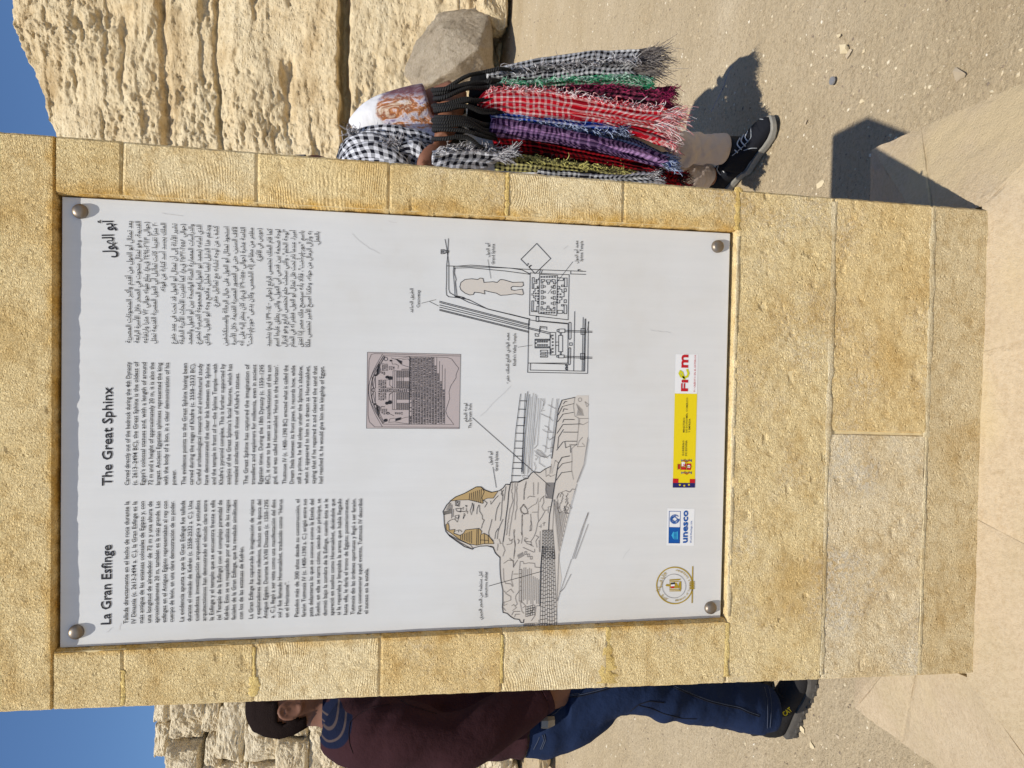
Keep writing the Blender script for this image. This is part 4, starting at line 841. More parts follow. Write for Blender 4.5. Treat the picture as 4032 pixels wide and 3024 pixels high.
eL = [(120, 200), (112, 175), (108, 160), (96, 152), (90, 165), (100, 185), (122, 192), (140, 185), (148, 165), (140, 142)]
lines('logo_letter', [eL], ZL, M['p_lime'], 9, 2)
text('TU CRÉDITO EN EL EXTERIOR', (192, 287), (197, 45), 7, M['p_red'], ZL, 0.002, 'logo_text')
fills('logo_ground', [[(134, 42), (347, 45), (341, 334), (127, 332)]], ZU, M['p_white'], 0)
lines('heritage_frame', [[(148, 65), (235, 66), (229, 314), (144, 313), (148, 65)]], ZU, M['p_blue'], 2, 1)
fills('heritage_block', [[(146, 189), (232, 190), (229, 314), (144, 313)]], ZU, M['p_blue'], 1)
tp = [[(165, 252), (178, 226), (178, 278)], rect(178, 224, 183, 280, False), rect(206, 222, 214, 284, False)] + [rect(184, 228 + 10 * k, 205, 232 + 10 * k, False) for k in range(6)]
fills('temple_mark', tp, ZU, M['p_cyan'], 2)
lines('heritage_mark', [ell(190, 127, 34, 34, 28)[:26], ell(190, 127, 26, 26, 24)[:20], [(178, 110), (168, 127), (190, 148), (212, 127), (190, 106), (178, 118)]], ZU, M['p_blue'], 3, 2)
text('unesco', (288, 314), (293, 58), 27, M['p_blue'], ZU, 0.028, 'logo_text'); text('World Heritage site', (322, 314), (325, 140), 8, M['p_blue'], ZU, 0.004, 'logo_text')
CXe, CYe = 190, 644
lines('emblem_ring', [ell(CXe, CYe, 140, 142, 64) + [(CXe + 140, CYe)]], ZU, M['p_gold'], 5, 1)
lines('emblem_ring', [ell(CXe - 5, CYe + 5, 92, 93, 48) + [(CXe + 87, CYe + 5)]], ZU, M['p_greytone'], 1.6, 1)
lines('emblem_tie', [[(331, 498), (326, 778)]], ZU, M['p_gold'], 5, 1); lines('emblem_tie', [[(312, 616 + 13 * k), (340, 617 + 13 * k)] for k in range(5)], ZU, M['p_gold'], 5, 2)
fills('emblem_eagle', [[(118, 640), (135, 632), (150, 640), (150, 598), (240, 592), (205, 625), (215, 640), (240, 690), (150, 690), (150, 650), (128, 655)], rect(222, 612, 242, 678, False)], ZU, M['p_gold'], 1)
fills('emblem_shield', [[(160, 624), (192, 618), (192, 634), (160, 637)]], ZU, M['ink'], 2); fills('emblem_shield', [[(160, 637), (190, 634), (190, 648), (160, 650)]], ZU, M['p_white'], 2); fills('emblem_shield', [[(160, 650), (188, 648), (184, 664), (160, 664)]], ZU, M['p_red'], 2)
lines('emblem_eagle', [[(140, 598 + 12 * k), (228, 594 + 12 * k)] for k in (1, 2, 6, 7)] + [[(122, 634), (112, 646), (122, 652), (140, 652)]], ZU, M['p_white'], 1.6, 2)
def arctext(s, r_, a0, a1, capp, flip, mat):
    n = len(s)
    for i, ch in enumerate(s):
        if ch == ' ': continue
        a = a0 + (a1 - a0) * (i + 0.5) / n; x, y = CXe + r_ * math.cos(a), CYe + r_ * math.sin(a)
        tx, ty = -math.sin(a) * (1 if a1 > a0 else -1), math.cos(a) * (1 if a1 > a0 else -1); w_ = abs(a1 - a0) * r_ / n * 0.46
        text(ch, (x - tx * w_, y - ty * w_), (x + tx * w_, y + ty * w_), capp, mat, ZU, 0.004, 'emblem_letter')
arctext('Ministry of Tourism & Antiquities', 124, R(88), R(-86), 8.5, 0, M['p_gold'])
text(arabic('وزارة السياحة'), (68, 700), (120, 545), 15, M['p_gold'], ZU, 0.01, 'emblem_text'); text(arabic('والآثار'), (135, 752), (92, 716), 13, M['p_gold'], ZU, 0.01, 'emblem_text')
flush_text()
M['scratch'] = plain('scratch', (0.56, 0.555, 0.55), 0.7)
for q in ([(1386, 920), (1402, 938), (1450, 975), (1495, 998)], [(420, 2490), (445, 2470)], [(470, 2480), (476, 2452)], [(1530, 870), (1560, 878)], [(640, 840), (720, 850)], [(1890, 1640), (2010, 1520)], [(2450, 2200), (2480, 2160)], [(860, 2050), (866, 2030)], [(2220, 980), (2236, 966)], [(2560, 1300), (2640, 1310)]): lines('scratch', [resample0(q)], FULL, M['scratch'], random.uniform(0.8, 1.4), 1)

# ------------------------------------------------------------------ rocks, ruin, stones
def rock(name, pts, mat, parent=None, sub=3, amp=0.02, fr=6, seed=0, bev=0.0, smooth=False):
    """convex hull of given corners, subdivided and roughened: an angular boulder"""
    bm = bmesh.new(); [bm.verts.new(p) for p in pts]; r = bmesh.ops.convex_hull(bm, input=bm.verts[:])
    bmesh.ops.delete(bm, geom=[v for v in bm.verts if not v.link_faces], context='VERTS')
    if bev: bmesh.ops.bevel(bm, geom=bm.edges[:], offset=bev, segments=2, profile=0.6, affect='EDGES', clamp_overlap=True)
    bmesh.ops.triangulate(bm, faces=bm.faces[:])
    for _ in range(sub): bmesh.ops.subdivide_edges(bm, edges=bm.edges[:], cuts=1, use_grid_fill=True)
    bm.normal_update(); co = np.array([v.co for v in bm.verts]); nr = np.array([v.normal for v in bm.verts])
    d = amp * (fbm(co[:, 0] * fr, co[:, 1] * fr, co[:, 2] * fr, o=4, seed=seed) + 0.3 * fbm(co[:, 0] * fr * 5, co[:, 1] * fr * 5, co[:, 2] * fr * 5, o=2, seed=seed + 3))
    co += nr * d[:, None]
    for v, c_ in zip(bm.verts, co): v.co = c_
    me = bpy.data.meshes.new(name); bm.to_mesh(me); bm.free()
    return link(name, me, mat, parent, smooth)
# grey boulder lying against the foot of the cliff
yb = 8.1
bp = [at_y(1722, 55, yb + .55), at_y(1640, 165, yb + .50), at_y(1600, 262, yb + .40), at_y(1588, 292, yb + .45), at_y(1630, 340, yb + .35), at_y(1655, 362, yb + .45),      # upper rim
      at_y(1745, 108, yb - .10), at_y(1880, 190, yb - .50), at_y(1785, 270, yb - .38), at_y(1690, 330, yb - .05), at_y(1800, 45, yb + .15),                           # the ridge between the lit and the shaded faces
      at_y(1925, 55, yb - .05), at_y(1940, 190, yb - .30), at_y(1945, 330, yb - .05), at_y(1935, 352, yb + .3), at_y(1890, 28, yb + .25), at_y(1930, 22, yb + .6), at_y(1640, 250, yb + .9), at_y(1930, 300, yb + .9)]
tag(rock('boulder', bp, M['granite'], sub=4, amp=0.022, fr=6, seed=5, bev=0.02), 'grey angular granite boulder leaning at the foot of the cliff', 'boulder')
sp_ = [at_y(1885, -140, 8.3), at_y(1882, 60, 8.25), at_y(1905, 142, 8.3), at_y(1960, 150, 8.2), at_y(1995, 95, 8.05), at_y(1992, -140, 8.0), at_y(1890, -140, 9.0), at_y(1888, 140, 9.0), at_y(1980, 145, 8.9), at_y(1985, -140, 8.9), at_y(1902, 20, 7.98), at_y(1905, -130, 7.95)]
tag(rock('limestone_block', sp_, M['cliff'], sub=3, amp=0.05, fr=5, seed=8, bev=0.02), 'low yellow limestone block on the ground right of the grey boulder', 'rock')
# small rubble along the foot of the cliff
for k, (X, Y, s_, lb) in enumerate(((1972, 205, 0.09, 'fist-sized pale rubble stone between boulder and open ground'), (2175, 2925, 0.16, 'low weathered rubble stone on the ground left of the man in jeans'))):
    p = at_z(X, Y); q = [p + Vector((random.uniform(-1, 1) * s_ * 1.6, random.uniform(-1, 1) * s_, random.uniform(-0.1, 0.8) * s_)) for _ in range(14)]
    tag(rock('rubble_stone', q, M['cliff'], sub=2, amp=0.02, fr=9, seed=80 + k, bev=0.01), lb, 'rock')

# ruined wall of small blocks at the left, standing in front of the cliff
ruin = thing('ruined_wall', 'ruined wall of small eroded limestone blocks behind the man in jeans', 'wall')
def ruin_y(z): return 6.9 + 0.30 * z
stone_lib = []
for k in range(7):
    q = [(sx * 0.5 * random.uniform(.78, 1), sy * 0.5, sz * 0.5 * random.uniform(.78, 1)) for sx in (-1, 1) for sy in (-1, 1) for sz in (-1, 1)] + [(random.uniform(-.4, .4), -0.5 * random.uniform(0.9, 1.25), random.uniform(-.4, .4)) for _ in range(3)]
    o = rock('stone', [Vector(v) for v in q], M['stone'], None, sub=3, amp=0.075, fr=3.2, seed=200 + k, bev=0.09); stone_lib.append(o.data); bpy.data.objects.remove(o)
rq0, rq1 = at_y(622, 2780, 8.1), at_y(735, 3024, 8.0)
rtop = lambda x: rq0.z + min(0, x - rq0.x) * (rq0.z - rq1.z) / (rq0.x - rq1.x)
z = 0.05
while z < 4.3:
    h = random.uniform(0.16, 0.36); x = -6.6 + random.uniform(0, .3)
    while x < -2.0:
        w_ = random.uniform(0.22, 0.52)
        if z + h < rtop(x + w_ / 2) + 0.1:
            dz = random.uniform(-.03, .03); o = bpy.data.objects.new('stone', random.choice(stone_lib)); COL.objects.link(o); o.parent = ruin
            o.location = (x + w_ / 2, ruin_y(z) + random.uniform(-.09, .09), z + h / 2 + dz); o.scale = (w_ * 1.12, 0.55, h * 1.14)
            o.rotation_euler = (random.uniform(-.08, .08), random.uniform(-.07, .07), random.uniform(-.12, .12))
        x += w_
    z += h
# filling of broken rock behind the blocks
fx = np.arange(-6.6, -1.6, 0.045); fz = np.linspace(-0.02, 1, 74); FX, FV = np.meshgrid(fx, fz); top = np.array([rtop(v) for v in fx]) + 0.05 * fbm(fx * 4, fx * 0, o=3, seed=71)
FZ = FV * top[None, :]; FYY = 7.06 + 0.30 * FZ + 0.10 * fbm(FX * 2.2, FZ * 3, o=4, seed=72) + 0.04 * fbm(FX * 9, FZ * 13, o=3, seed=73) + 1.2 * np.clip(FV - 0.94, 0, 1)
fp_ = np.stack([FX, FYY, FZ], -1).reshape(-1, 3); bk = np.stack([fx, np.full_like(fx, 8.9), top + 0.1], -1)
mesh('rubble_core', np.concatenate([fp_, bk]), grid_faces(len(fx), 75).tolist(), M['cliff'], ruin, smooth=True)

# chips lying about, the few that can be told apart
chips = [(3328, 195, 26, 'chip', 'largest pale yellow stone chip on the sand'), (3342, 213, 18, 'pebble', 'flat grey-brown chip touching the largest pale chip'), (3790, 282, 30, 'pebble', 'squarish brown stone half sunk in the sand near the plinth'), (3308, 140, 12, 'chip', 'small pale chip above the largest pale chip'),
         (3402, 202, 9, 'chip', 'tiny pale chip right beside the largest pale chip'), (3395, 398, 10, 'chip', 'tiny pale chip between the sign shadow and the largest chip'), (2868, 52, 16, 'chip', 'white flat chip far out on the trodden sand'), (3174, 480, 10, 'pebble', 'small dark pebble beyond the black shoe'),
         (3158, 2870, 15, 'chip', 'white flake on the sand behind the black boot'), (3198, 2938, 14, 'chip', 'narrow pale flake left of the black boot'), (3300, 2900, 9, 'pebble', 'small grey pebble on the sand left of the plinth'), (3232, 725, 22, 'chip', 'flat pale slab of stone beside the pillar shadow')]
for X, Y, s_, m_, lb in chips:
    p = at_z(X, Y); s_ = 1.45 * s_ * p.y / 2900; q = [p + Vector((random.uniform(-1, 1) * s_ * .8, random.uniform(-1, 1) * s_, random.uniform(-.1, .55) * s_ * (0.25 if 'fla' in lb else 1))) for _ in range(11)]
    tag(rock('stone_chip', q, M[m_], sub=1, amp=s_ * 0.08, fr=60, seed=int(X)), lb, 'stone')
# gravel: thousands of small grains
gv, gf = [], []
oct_v = np.array([(1, 0, 0), (-1, 0, 0), (0, 1, 0), (0, -1, 0), (0, 0, 1), (0, 0, -.4)], float); oct_f = [(0, 2, 4), (2, 1, 4), (1, 3, 4), (3, 0, 4), (2, 0, 5), (1, 2, 5), (3, 1, 5), (0, 3, 5)]
N = 26000
for k in range(N):
    y = 0.55 + 8.0 * random.random() ** 1.7; x = random.uniform(-0.62, 0.68) * y
    if px0 - .02 < x < px1 + .02 and y < py1 + .02: continue
    s_ = random.choice((0.0014, 0.0016, 0.0018, 0.0022, 0.0022, 0.0028, 0.0035, 0.0045, 0.006)) * (0.7 + 0.18 * y)
    if abs(x - px1) < 0.18 and y < py1: s_ *= 1.15
    a = random.random() * 6.28; ca, sa = math.cos(a), math.sin(a); vv = oct_v * (s_ * random.uniform(.8, 1.4), s_ * random.uniform(.6, 1.1), s_ * random.uniform(.5, .9)) * rng.uniform(.7, 1.2, (6, 3))
    b0 = len(gv); zz = float(0.0)
    gv += [(x + v[0] * ca - v[1] * sa, y + v[0] * sa + v[1] * ca, v[2]) for v in vv]; gf += [tuple(b0 + i for i in f) for f in oct_f]
ga = np.array(gv); ga[:, 2] += ground_h(ga[:, 0], ga[:, 1])
t = NT('gravel'); nI = t.n('NewGeometry'); t.rough(0.95, 0.1)
t.color(t.ramp(nI.outputs['Random Per Island'], [(0.0, (0.20, 0.16, 0.12)), (0.3, (0.38, 0.30, 0.20)), (0.7, (0.52, 0.43, 0.29)), (0.9, (0.62, 0.54, 0.38)), (1.0, (0.68, 0.63, 0.52))]))
tag(mesh('gravel', ga, gf, t.m), 'fine gravel and stone crumbs strewn over the sand', 'gravel', kind='stuff')

# ------------------------------------------------------------------ building people and cloth
def catmull(p, n):
    p = np.asarray(p, float); m_ = len(p); out = []
    for tt in np.linspace(0, m_ - 1, n):
        i = min(int(tt), m_ - 2); f_ = tt - i; a, b_, c_, d = p[max(i - 1, 0)], p[i], p[i + 1], p[min(i + 2, m_ - 1)]
        out.append(0.5 * (2 * b_ + (c_ - a) * f_ + (2 * a - 5 * b_ + 4 * c_ - d) * f_ ** 2 + (3 * b_ - a - 3 * c_ + d) * f_ ** 3))
    return np.array(out)
def loft(rings, n=18, power=2.0):
    """rings: (centre, half axis, half axis); closed at both ends"""
    vs, fs = [], []
    for c_, a, b_ in rings:
        for k in range(n):
            th = 2 * math.pi * k / n; cs, sn = math.cos(th), math.sin(th)
            e = 2 / power; vs.append(Vector(c_) + Vector(a) * math.copysign(abs(cs) ** e, cs) + Vector(b_) * math.copysign(abs(sn) ** e, sn))
    m_ = len(rings)
    for j in range(m_ - 1): fs += [(j * n + k, j * n + (k + 1) % n, (j + 1) * n + (k + 1) % n, (j + 1) * n + k) for k in range(n)]
    fs += [tuple(range(n))[::-1], tuple((m_ - 1) * n + k for k in range(n))]
    return vs, fs
def tube(pts, rad, n=12, seg=None, flat=1.0, cap=True):
    """round limb along a smooth path; returns verts, faces, uv"""
    seg = seg or max(4, 5 * (len(pts) - 1)); P = catmull([tuple(p) for p in pts], seg)
    Rr = catmull([[r_] for r_ in (rad if isinstance(rad, (list, tuple)) else [rad] * len(pts))], seg)[:, 0]
    vs, fs, uv = [], [], []; nrm = None; L = 0.0
    for i in range(seg):
        d = Vector(P[min(i + 1, seg - 1)] - P[max(i - 1, 0)]).normalized()
        if nrm is None: nrm = d.cross(Vector((0.01, 1, 0.02))).normalized()
        nrm = (nrm - d * nrm.dot(d)).normalized(); bn = d.cross(nrm)
        if i: L += float(np.linalg.norm(P[i] - P[i - 1]))
        for k in range(n):
            th = 2 * math.pi * k / n; vs.append(Vector(P[i]) + nrm * math.cos(th) * Rr[i] + bn * math.sin(th) * Rr[i] * flat); uv.append((abs(k - n / 2) * 2 / n * math.pi * max(Rr), L))
    for j in range(seg - 1): fs += [(j * n + k, j * n + (k + 1) % n, (j + 1) * n + (k + 1) % n, (j + 1) * n + k) for k in range(n)]
    if cap: fs += [tuple(range(n))[::-1], tuple((seg - 1) * n + k for k in range(n))]
    return vs, fs, uv
def solid(name, parts, voxel, mat, parent=None, iters=6, fold=None):
    """fuse the pieces into one continuous skin"""
    vs, fs = [], []
    for p in parts: b0 = len(vs); vs += list(p[0]); fs += [tuple(b0 + i for i in f) for f in p[1]]
    o = mesh('fuse', vs, fs); m_ = o.modifiers.new('r', 'REMESH'); m_.mode = 'VOXEL'; m_.voxel_size = voxel
    m2 = o.modifiers.new('s', 'SMOOTH'); m2.factor = 0.5; m2.iterations = iters
    bpy.context.view_layer.update(); me = bpy.data.meshes.new_from_object(o.evaluated_get(bpy.context.evaluated_depsgraph_get()))
    bpy.data.objects.remove(o); me.name = name
    if fold:
        n = len(me.vertices); co = np.empty(n * 3); me.vertices.foreach_get('co', co); co = co.reshape(-1, 3); nr = np.empty(n * 3); me.vertices.foreach_get('normal', nr); nr = nr.reshape(-1, 3)
        co = co + nr * fold(co)[:, None]; me.vertices.foreach_set('co', co.ravel()); me.update()
    return link(name, me, mat, parent, True)
def vstack(parts): 
    vs, fs, uv = [], [], []
    for p in parts: b0 = len(vs); vs += list(p[0]); fs += [tuple(b0 + i for i in f) for f in p[1]]; uv += list(p[2]) if len(p) > 2 else [(0, 0)] * len(p[0])
    return vs, fs, uv
def hand(wrist, dirv, nrm, side, curl, sc=1.0):
    """palm and five separate fingers; nrm points out of the back of the hand, side towards the thumb"""
    w, d, n_, s = Vector(wrist), Vector(dirv).normalized(), Vector(nrm).normalized(), Vector(side).normalized(); out = []
    out.append(loft([(w - d * .02, s * .026 * sc, n_ * .019 * sc), (w + d * .02 * sc, s * .032 * sc, n_ * .017 * sc), (w + d * .06 * sc, s * .042 * sc, n_ * .015 * sc), (w + d * .088 * sc, s * .040 * sc, n_ * .012 * sc)], 14))
    for k, (off, ln) in enumerate(((.030, .070), (.010, .078), (-.011, .072), (-.030, .056))):
        p = [w + d * .075 * sc + s * off * sc]; a = 0.15
        for f_ in (0.42, 0.33, 0.25):
            a += curl * (1.0 if f_ > 0.4 else 1.15); p.append(p[-1] + (d * math.cos(a) - n_ * math.sin(a)) * ln * f_ * sc * 1.1 + s * off * 0.06 * sc)
        out.append(tube(p, [.0092 * sc, .0088 * sc, .008 * sc, .0062 * sc], 10))
    p = [w + d * .022 * sc + s * .026 * sc, w + d * .045 * sc + s * .052 * sc - n_ * .008 * sc, w + d * .075 * sc + s * .060 * sc - n_ * .020 * sc * (1 + curl), w + d * .098 * sc + s * .050 * sc - n_ * .030 * sc * (1 + curl)]
    out.append(tube(p, [.013 * sc, .0115 * sc, .010 * sc, .0075 * sc], 10))
    return out
def fibre(name, c, var=0.3, bump=0.0012, bs=300, vs=6):
    t = NT(name); co = t.coord(); t.rough(0.95, 0.1)
    f_ = t.noise(co, vs, 5, 0.6); t.color(t.mix(f_, [x * (1 - var) for x in c], [x * (1 + var) for x in c]))
    b1 = t.bump(t.noise(co, 28, 4, 0.6), 0.008, 0.6); t.bump(t.noise(co, bs, 2), bump, 0.6, b1); return t
M['skinL'] = plain('skin_brown', (0.185, 0.085, 0.052), 0.6, var=0.15, vs=25, spec=0.3)
M['skinV'] = plain('skin_dark_brown', (0.20, 0.085, 0.05), 0.6, var=0.15, vs=25, spec=0.3)
M['hair'] = fibre('short_black_hair', (0.020, 0.014, 0.013), 0.35, 0.006, 420).m; M['hair'].node_tree.nodes['Principled BSDF'].inputs['Specular IOR Level'].default_value = 0.0
M['eye'] = plain('eye_white', (0.6, 0.58, 0.55), 0.3); M['black'] = plain('black_rubber', (0.012, 0.012, 0.013), 0.6)

def strands(starts, dirs, L, curl, r_, seed):
    rn = random.Random(seed); vs, fs = [], []
    for p, d in zip(starts, dirs):
        p = Vector(p); d = Vector(d).normalized(); n = 6; b0 = len(vs); l = L * rn.uniform(.55, 1.15); ph = rn.random() * 6.28; w = Vector((rn.uniform(-1, 1), rn.uniform(-1, .4), rn.uniform(-1, 1))) * curl
        for k in range(n):
            f_ = k / (n - 1); q = p + d * l * f_ + w * l * f_ * f_ + Vector((math.sin(ph + 5 * f_), math.cos(ph * 1.3 + 4 * f_), math.sin(ph * 2 + 6 * f_))) * curl * min(l, .05) * 0.6 * f_
            rr = r_ * (1.0 - 0.5 * f_)
            for j in range(3): a = 2.094 * j + ph; vs.append(q + Vector((math.cos(a), math.sin(a) * .6, math.sin(a))) * rr)
        for k in range(n - 1): fs += [(b0 + 3 * k + j, b0 + 3 * k + (j + 1) % 3, b0 + 3 * k + 3 + (j + 1) % 3, b0 + 3 * k + 3 + j) for j in range(3)]
    return vs, fs
def face(person, c, fwd, skin):
    """eyes, with the nose and lips fused into the body mesh by the caller"""
    f_ = Vector(fwd).normalized(); s = Vector((0, 0, 1)).cross(f_).normalized()
    for k in (-1, 1):
        for nm, r_, off, mt in (('eye', .0125, 0, M['eye']), ('iris', .006, .0085, M['black'])):
            bm = bmesh.new(); bmesh.ops.create_uvsphere(bm, u_segments=12, v_segments=8, radius=r_); me = bpy.data.meshes.new(nm); bm.to_mesh(me); bm.free()
            o = link(nm, me, mt, person, True); o.location = Vector(c) + f_ * (.082 + off) + s * .031 * k + Vector((0, 0, .012))
def face_parts(c, fwd):
    f_ = Vector(fwd).normalized(); s = Vector((0, 0, 1)).cross(f_).normalized(); u = Vector((0, 0, 1)); c = Vector(c)
    nose = tube([c + f_ * .085 + u * .015, c + f_ * .103 - u * .015, c + f_ * .112 - u * .034, c + f_ * .088 - u * .045], [.008, .011, .014, .010], 10)
    lip1 = tube([c + f_ * .080 - u * .066 + s * .024, c + f_ * .094 - u * .063, c + f_ * .080 - u * .066 - s * .024], [.004, .007, .004], 8)
    lip2 = tube([c + f_ * .079 - u * .076 + s * .022, c + f_ * .093 - u * .077, c + f_ * .079 - u * .076 - s * .022], [.004, .0075, .004], 8)
    brow = tube([c + f_ * .074 + u * .032 + s * .055, c + f_ * .090 + u * .034, c + f_ * .074 + u * .032 - s * .055], [.008, .010, .008], 8)
    return [nose, lip1, lip2, brow]
def ear(c, fwd, out):
    f_, o_ = Vector(fwd).normalized(), Vector(out).normalized(); u = Vector((0, 0, 1)); c = Vector(c)
    rim = [c + f_ * .010 + u * .012 + o_ * .004, c + f_ * .006 + u * .030 + o_ * .010, c - f_ * .012 + u * .030 + o_ * .017, c - f_ * .021 + u * .008 + o_ * .019, c - f_ * .014 - u * .014 + o_ * .015, c + f_ * .002 - u * .028 + o_ * .010, c + f_ * .010 - u * .022 + o_ * .003]
    bowl = loft([(c - o_ * .004, f_ * .014, u * .024), (c + o_ * .007 - f_ * .004, f_ * .014, u * .024)], 14)
    inner = [c + f_ * .002 + u * .016 + o_ * .010, c - f_ * .010 + u * .006 + o_ * .013, c - f_ * .006 - u * .012 + o_ * .012]
    return [tube(rim, [.0045, .005, .0055, .0055, .0055, .007, .006], 10), bowl, tube(inner, .004, 8)]

def shoe(person, heel, dirv, L, kind):
    """heel = ground point under the heel, dirv = way the toe points"""
    d = Vector(dirv).normalized(); s = Vector((0, 0, 1)).cross(d); u = Vector((0, 0, 1)); h0 = Vector(heel)
    boot = kind == 'boot'; st = 0.034 if boot else 0.025
    wd = [(-.01, .60), (.0, .80), (.08, 1.0), (.25, .93), (.45, .90), (.65, 1.08), (.82, 1.06), (.93, .80), (.985, .45), (1.0, .15)]
    hw = 0.044 if boot else 0.042
    outl = [h0 + d * L * a + s * hw * b_ for a, b_ in wd] + [h0 + d * L * a - s * hw * b_ * (0.96) for a, b_ in wd[::-1]]
    n = len(outl); spring = lambda p: 0.012 * max(0, ((p - h0).dot(d) / L - 0.8) / 0.2) ** 2
    vs, fs = [], []
    for lv, ins, zz in ((0, .97, 0.0), (1, 1.03, 0.006), (2, 1.03, st * .8), (3, .99, st)):
        c0 = h0 + d * L * .5
        for p in outl: q = c0 + (p - c0) * ins; vs.append(q + u * (zz + spring(p)))
    for j in range(3): fs += [(j * n + k, j * n + (k + 1) % n, (j + 1) * n + (k + 1) % n, (j + 1) * n + k) for k in range(n)]
    fs += [tuple(range(n))[::-1], tuple(3 * n + k for k in range(n))]
    mesh('sole', vs, fs, M['sole_b' if boot else 'sole_s'], person)
    if boot:                                   # lugs of the tread along the near side
        for sgn in (-1, 1):
            for k in range(9):
                a = 0.06 + 0.1 * k; c_ = h0 + d * L * a + s * sgn * hw * np.interp(a, [w_[0] for w_ in wd], [w_[1] for w_ in wd]) * 1.0 + u * 0.009
                mesh('tread_lug', *loft([(c_ - u * .009, d * .009, s * .006), (c_ + u * .006, d * .009, s * .006)], 4), M['sole_b'], person)
    secs = [(0.0, .70, .085, .0), (.06, .86, .10, 0), (.18, .92, .105, 0), (.34, .88, .095, 0), (.48, .90, .080, 0), (.62, 1.02, .066, 0), (.78, 1.02, .056, 0), (.90, .82, .046, 0), (.98, .42, .030, 0)]
    k_ = 1.12 if boot else 1.0
    rings = []
    up = []
    for a, b_, hh, _ in secs:
        c_ = h0 + d * L * a + u * (st * .55 + hh * k_ / 2); rings.append((c_, s * hw * b_ * .97, u * hh * k_ / 2))
    up.append(loft(rings, 18, 2.5))
    top = 0.15 if boot else 0.115
    up.append(loft([(h0 + d * L * .20 + u * .06, d * .062, s * hw * .85), (h0 + d * L * .19 + u * .10, d * .058, s * hw * .86), (h0 + d * L * .17 + u * top, d * .054, s * hw * .88)], 18))
    upper = solid('shoe_upper', up, 0.004, M['boot' if boot else 'sneaker'], person, 5)
    for k in range(5):                         # laces across the instep
        a = .34 + .07 * k; zz = st * .55 + np.interp(a, [q[0] for q in secs], [q[2] for q in secs]) * k_ + 0.002
        c_ = h0 + d * L * a + u * zz
        v_ = tube([c_ - s * .024 - u * .010, c_ + u * .003, c_ + s * .024 - u * .010 + d * .008], .0026, 6); mesh('lace', v_[0], v_[1], M['lace_b' if boot else 'lace_s'], upper, True)
    return upper
M['boot'] = fibre('boot_nubuck', (0.022, 0.021, 0.022), 0.25, 0.0006, 500).m
M['sneaker'] = fibre('sneaker_mesh', (0.012, 0.013, 0.017), 0.35, 0.0008, 600).m
M['sole_b'] = plain('boot_sole', (0.085, 0.078, 0.07), 0.85, var=0.3, vs=60); M['sole_s'] = plain('sneaker_sole', (0.25, 0.24, 0.21), 0.7, var=0.2, vs=50)
M['lace_b'] = plain('boot_lace', (0.015, 0.015, 0.016), 0.9); M['lace_s'] = plain('white_lace', (0.55, 0.55, 0.55), 0.9)
def text3d(name, body, p0, p1, hgt, mat, parent, bold=0.0):
    c = bpy.data.curves.new(name, 'FONT'); c.body = body; c.resolution_u = 2; c.offset = bold; c.extrude = 0.02; o = bpy.data.objects.new(name, c); COL.objects.link(o); bpy.context.view_layer.update()
    me = bpy.data.meshes.new_from_object(o.evaluated_get(bpy.context.evaluated_depsgraph_get())); bpy.data.objects.remove(o)
    p0, p1 = Vector(p0), Vector(p1); d = p1 - p0; v_ = (Vector((0, 0, CH)) - p0).normalized(); upv = v_.cross(d).normalized()
    n = len(me.vertices); co = np.empty(n * 3); me.vertices.foreach_get('co', co); co = co.reshape(-1, 3); w_ = co[:, 0].max()
    P_ = [p0 + d * (q[0] / w_) + upv * (q[1] / 0.7 * hgt) + v_ * (q[2] * 0.02) for q in co]; me.vertices.foreach_set('co', np.array(P_).ravel()); me.update(); me.materials.clear()
    return link(name, me, mat, parent)

# ------------------------------------------------------------------ man in a dark sweatshirt and jeans, seen from behind his right shoulder
DM = 2.17
def mp(X, Y, dy=0.0): return at_y(X, Y, DM + dy)
def ringp(X, Ya, Yb, rd, dy=0.0): a, b_ = mp(X, Ya, dy), mp(X, Yb, dy); c_ = (a + b_) / 2; h = (a - b_) / 2; return (c_, Vector((h.x, 0, 0)), Vector((0, rd, 0)))
man = thing('person', 'man in dark maroon sweatshirt and blue jeans, hand in pocket, left of the sign', 'person')
head_r = [(985, 2725, 2830, .030), (1008, 2682, 2862, .056), (1055, 2648, 2880, .071), (1108, 2634, 2887, .077), (1160, 2632, 2872, .076), (1200, 2638, 2850, .071), (1240, 2650, 2832, .060), (1278, 2668, 2800, .042)]
hc = mp(1150, 2760)
bodyp = [loft([ringp(*q) for q in head_r], 22), loft([ringp(1195, 2705, 2852, .058), ringp(1255, 2712, 2850, .060), ringp(1320, 2690, 2880, .075)], 18)]
bodyp += face_parts(hc, (1, 0, 0)) + ear(mp(1148, 2786, -.074), (1, 0.05, 0.15), (-0.15, -1, 0)) + ear(mp(1148, 2786, .080), (1, 0, 0.15), (-0.15, 1, 0))
bodyp += [loft([ringp(1320, 2690, 2860, .075), ringp(1450, 2620, 2940, .15), ringp(1700, 2590, 2950, .15), ringp(2000, 2600, 2940, .15)], 18)]
bodyp += [tube([mp(1400, 2860, -.15), mp(1740, 2905, -.20), mp(1950, 2840, -.19), mp(2150, 2738, -.165)], [.05, .045, .042, .031], 14)]
bodyp += hand(mp(2150, 2738, -.165), mp(2280, 2690, -.15) - mp(2150, 2738, -.165), (-.3, -1, .1), (1, -.2, .4), 0.15)
bodyp += [tube([mp(1400, 2840, .16), mp(1750, 2850, .21), mp(2050, 2740, .22)], [.05, .045, .031], 14)] + hand(mp(2050, 2740, .22), (0.35, 0, -1), (-.2, 1, 0), (1, 0, .3), 0.35)
bodyp += [tube([mp(1980, 2770, -.08), mp(2450, 2690, -.09), mp(2990, 2785, -.06)], [.09, .06, .04], 12), tube([mp(1980, 2770, .09), mp(2450, 2690, .12), mp(2960, 2795, .19)], [.09, .06, .04], 12)]
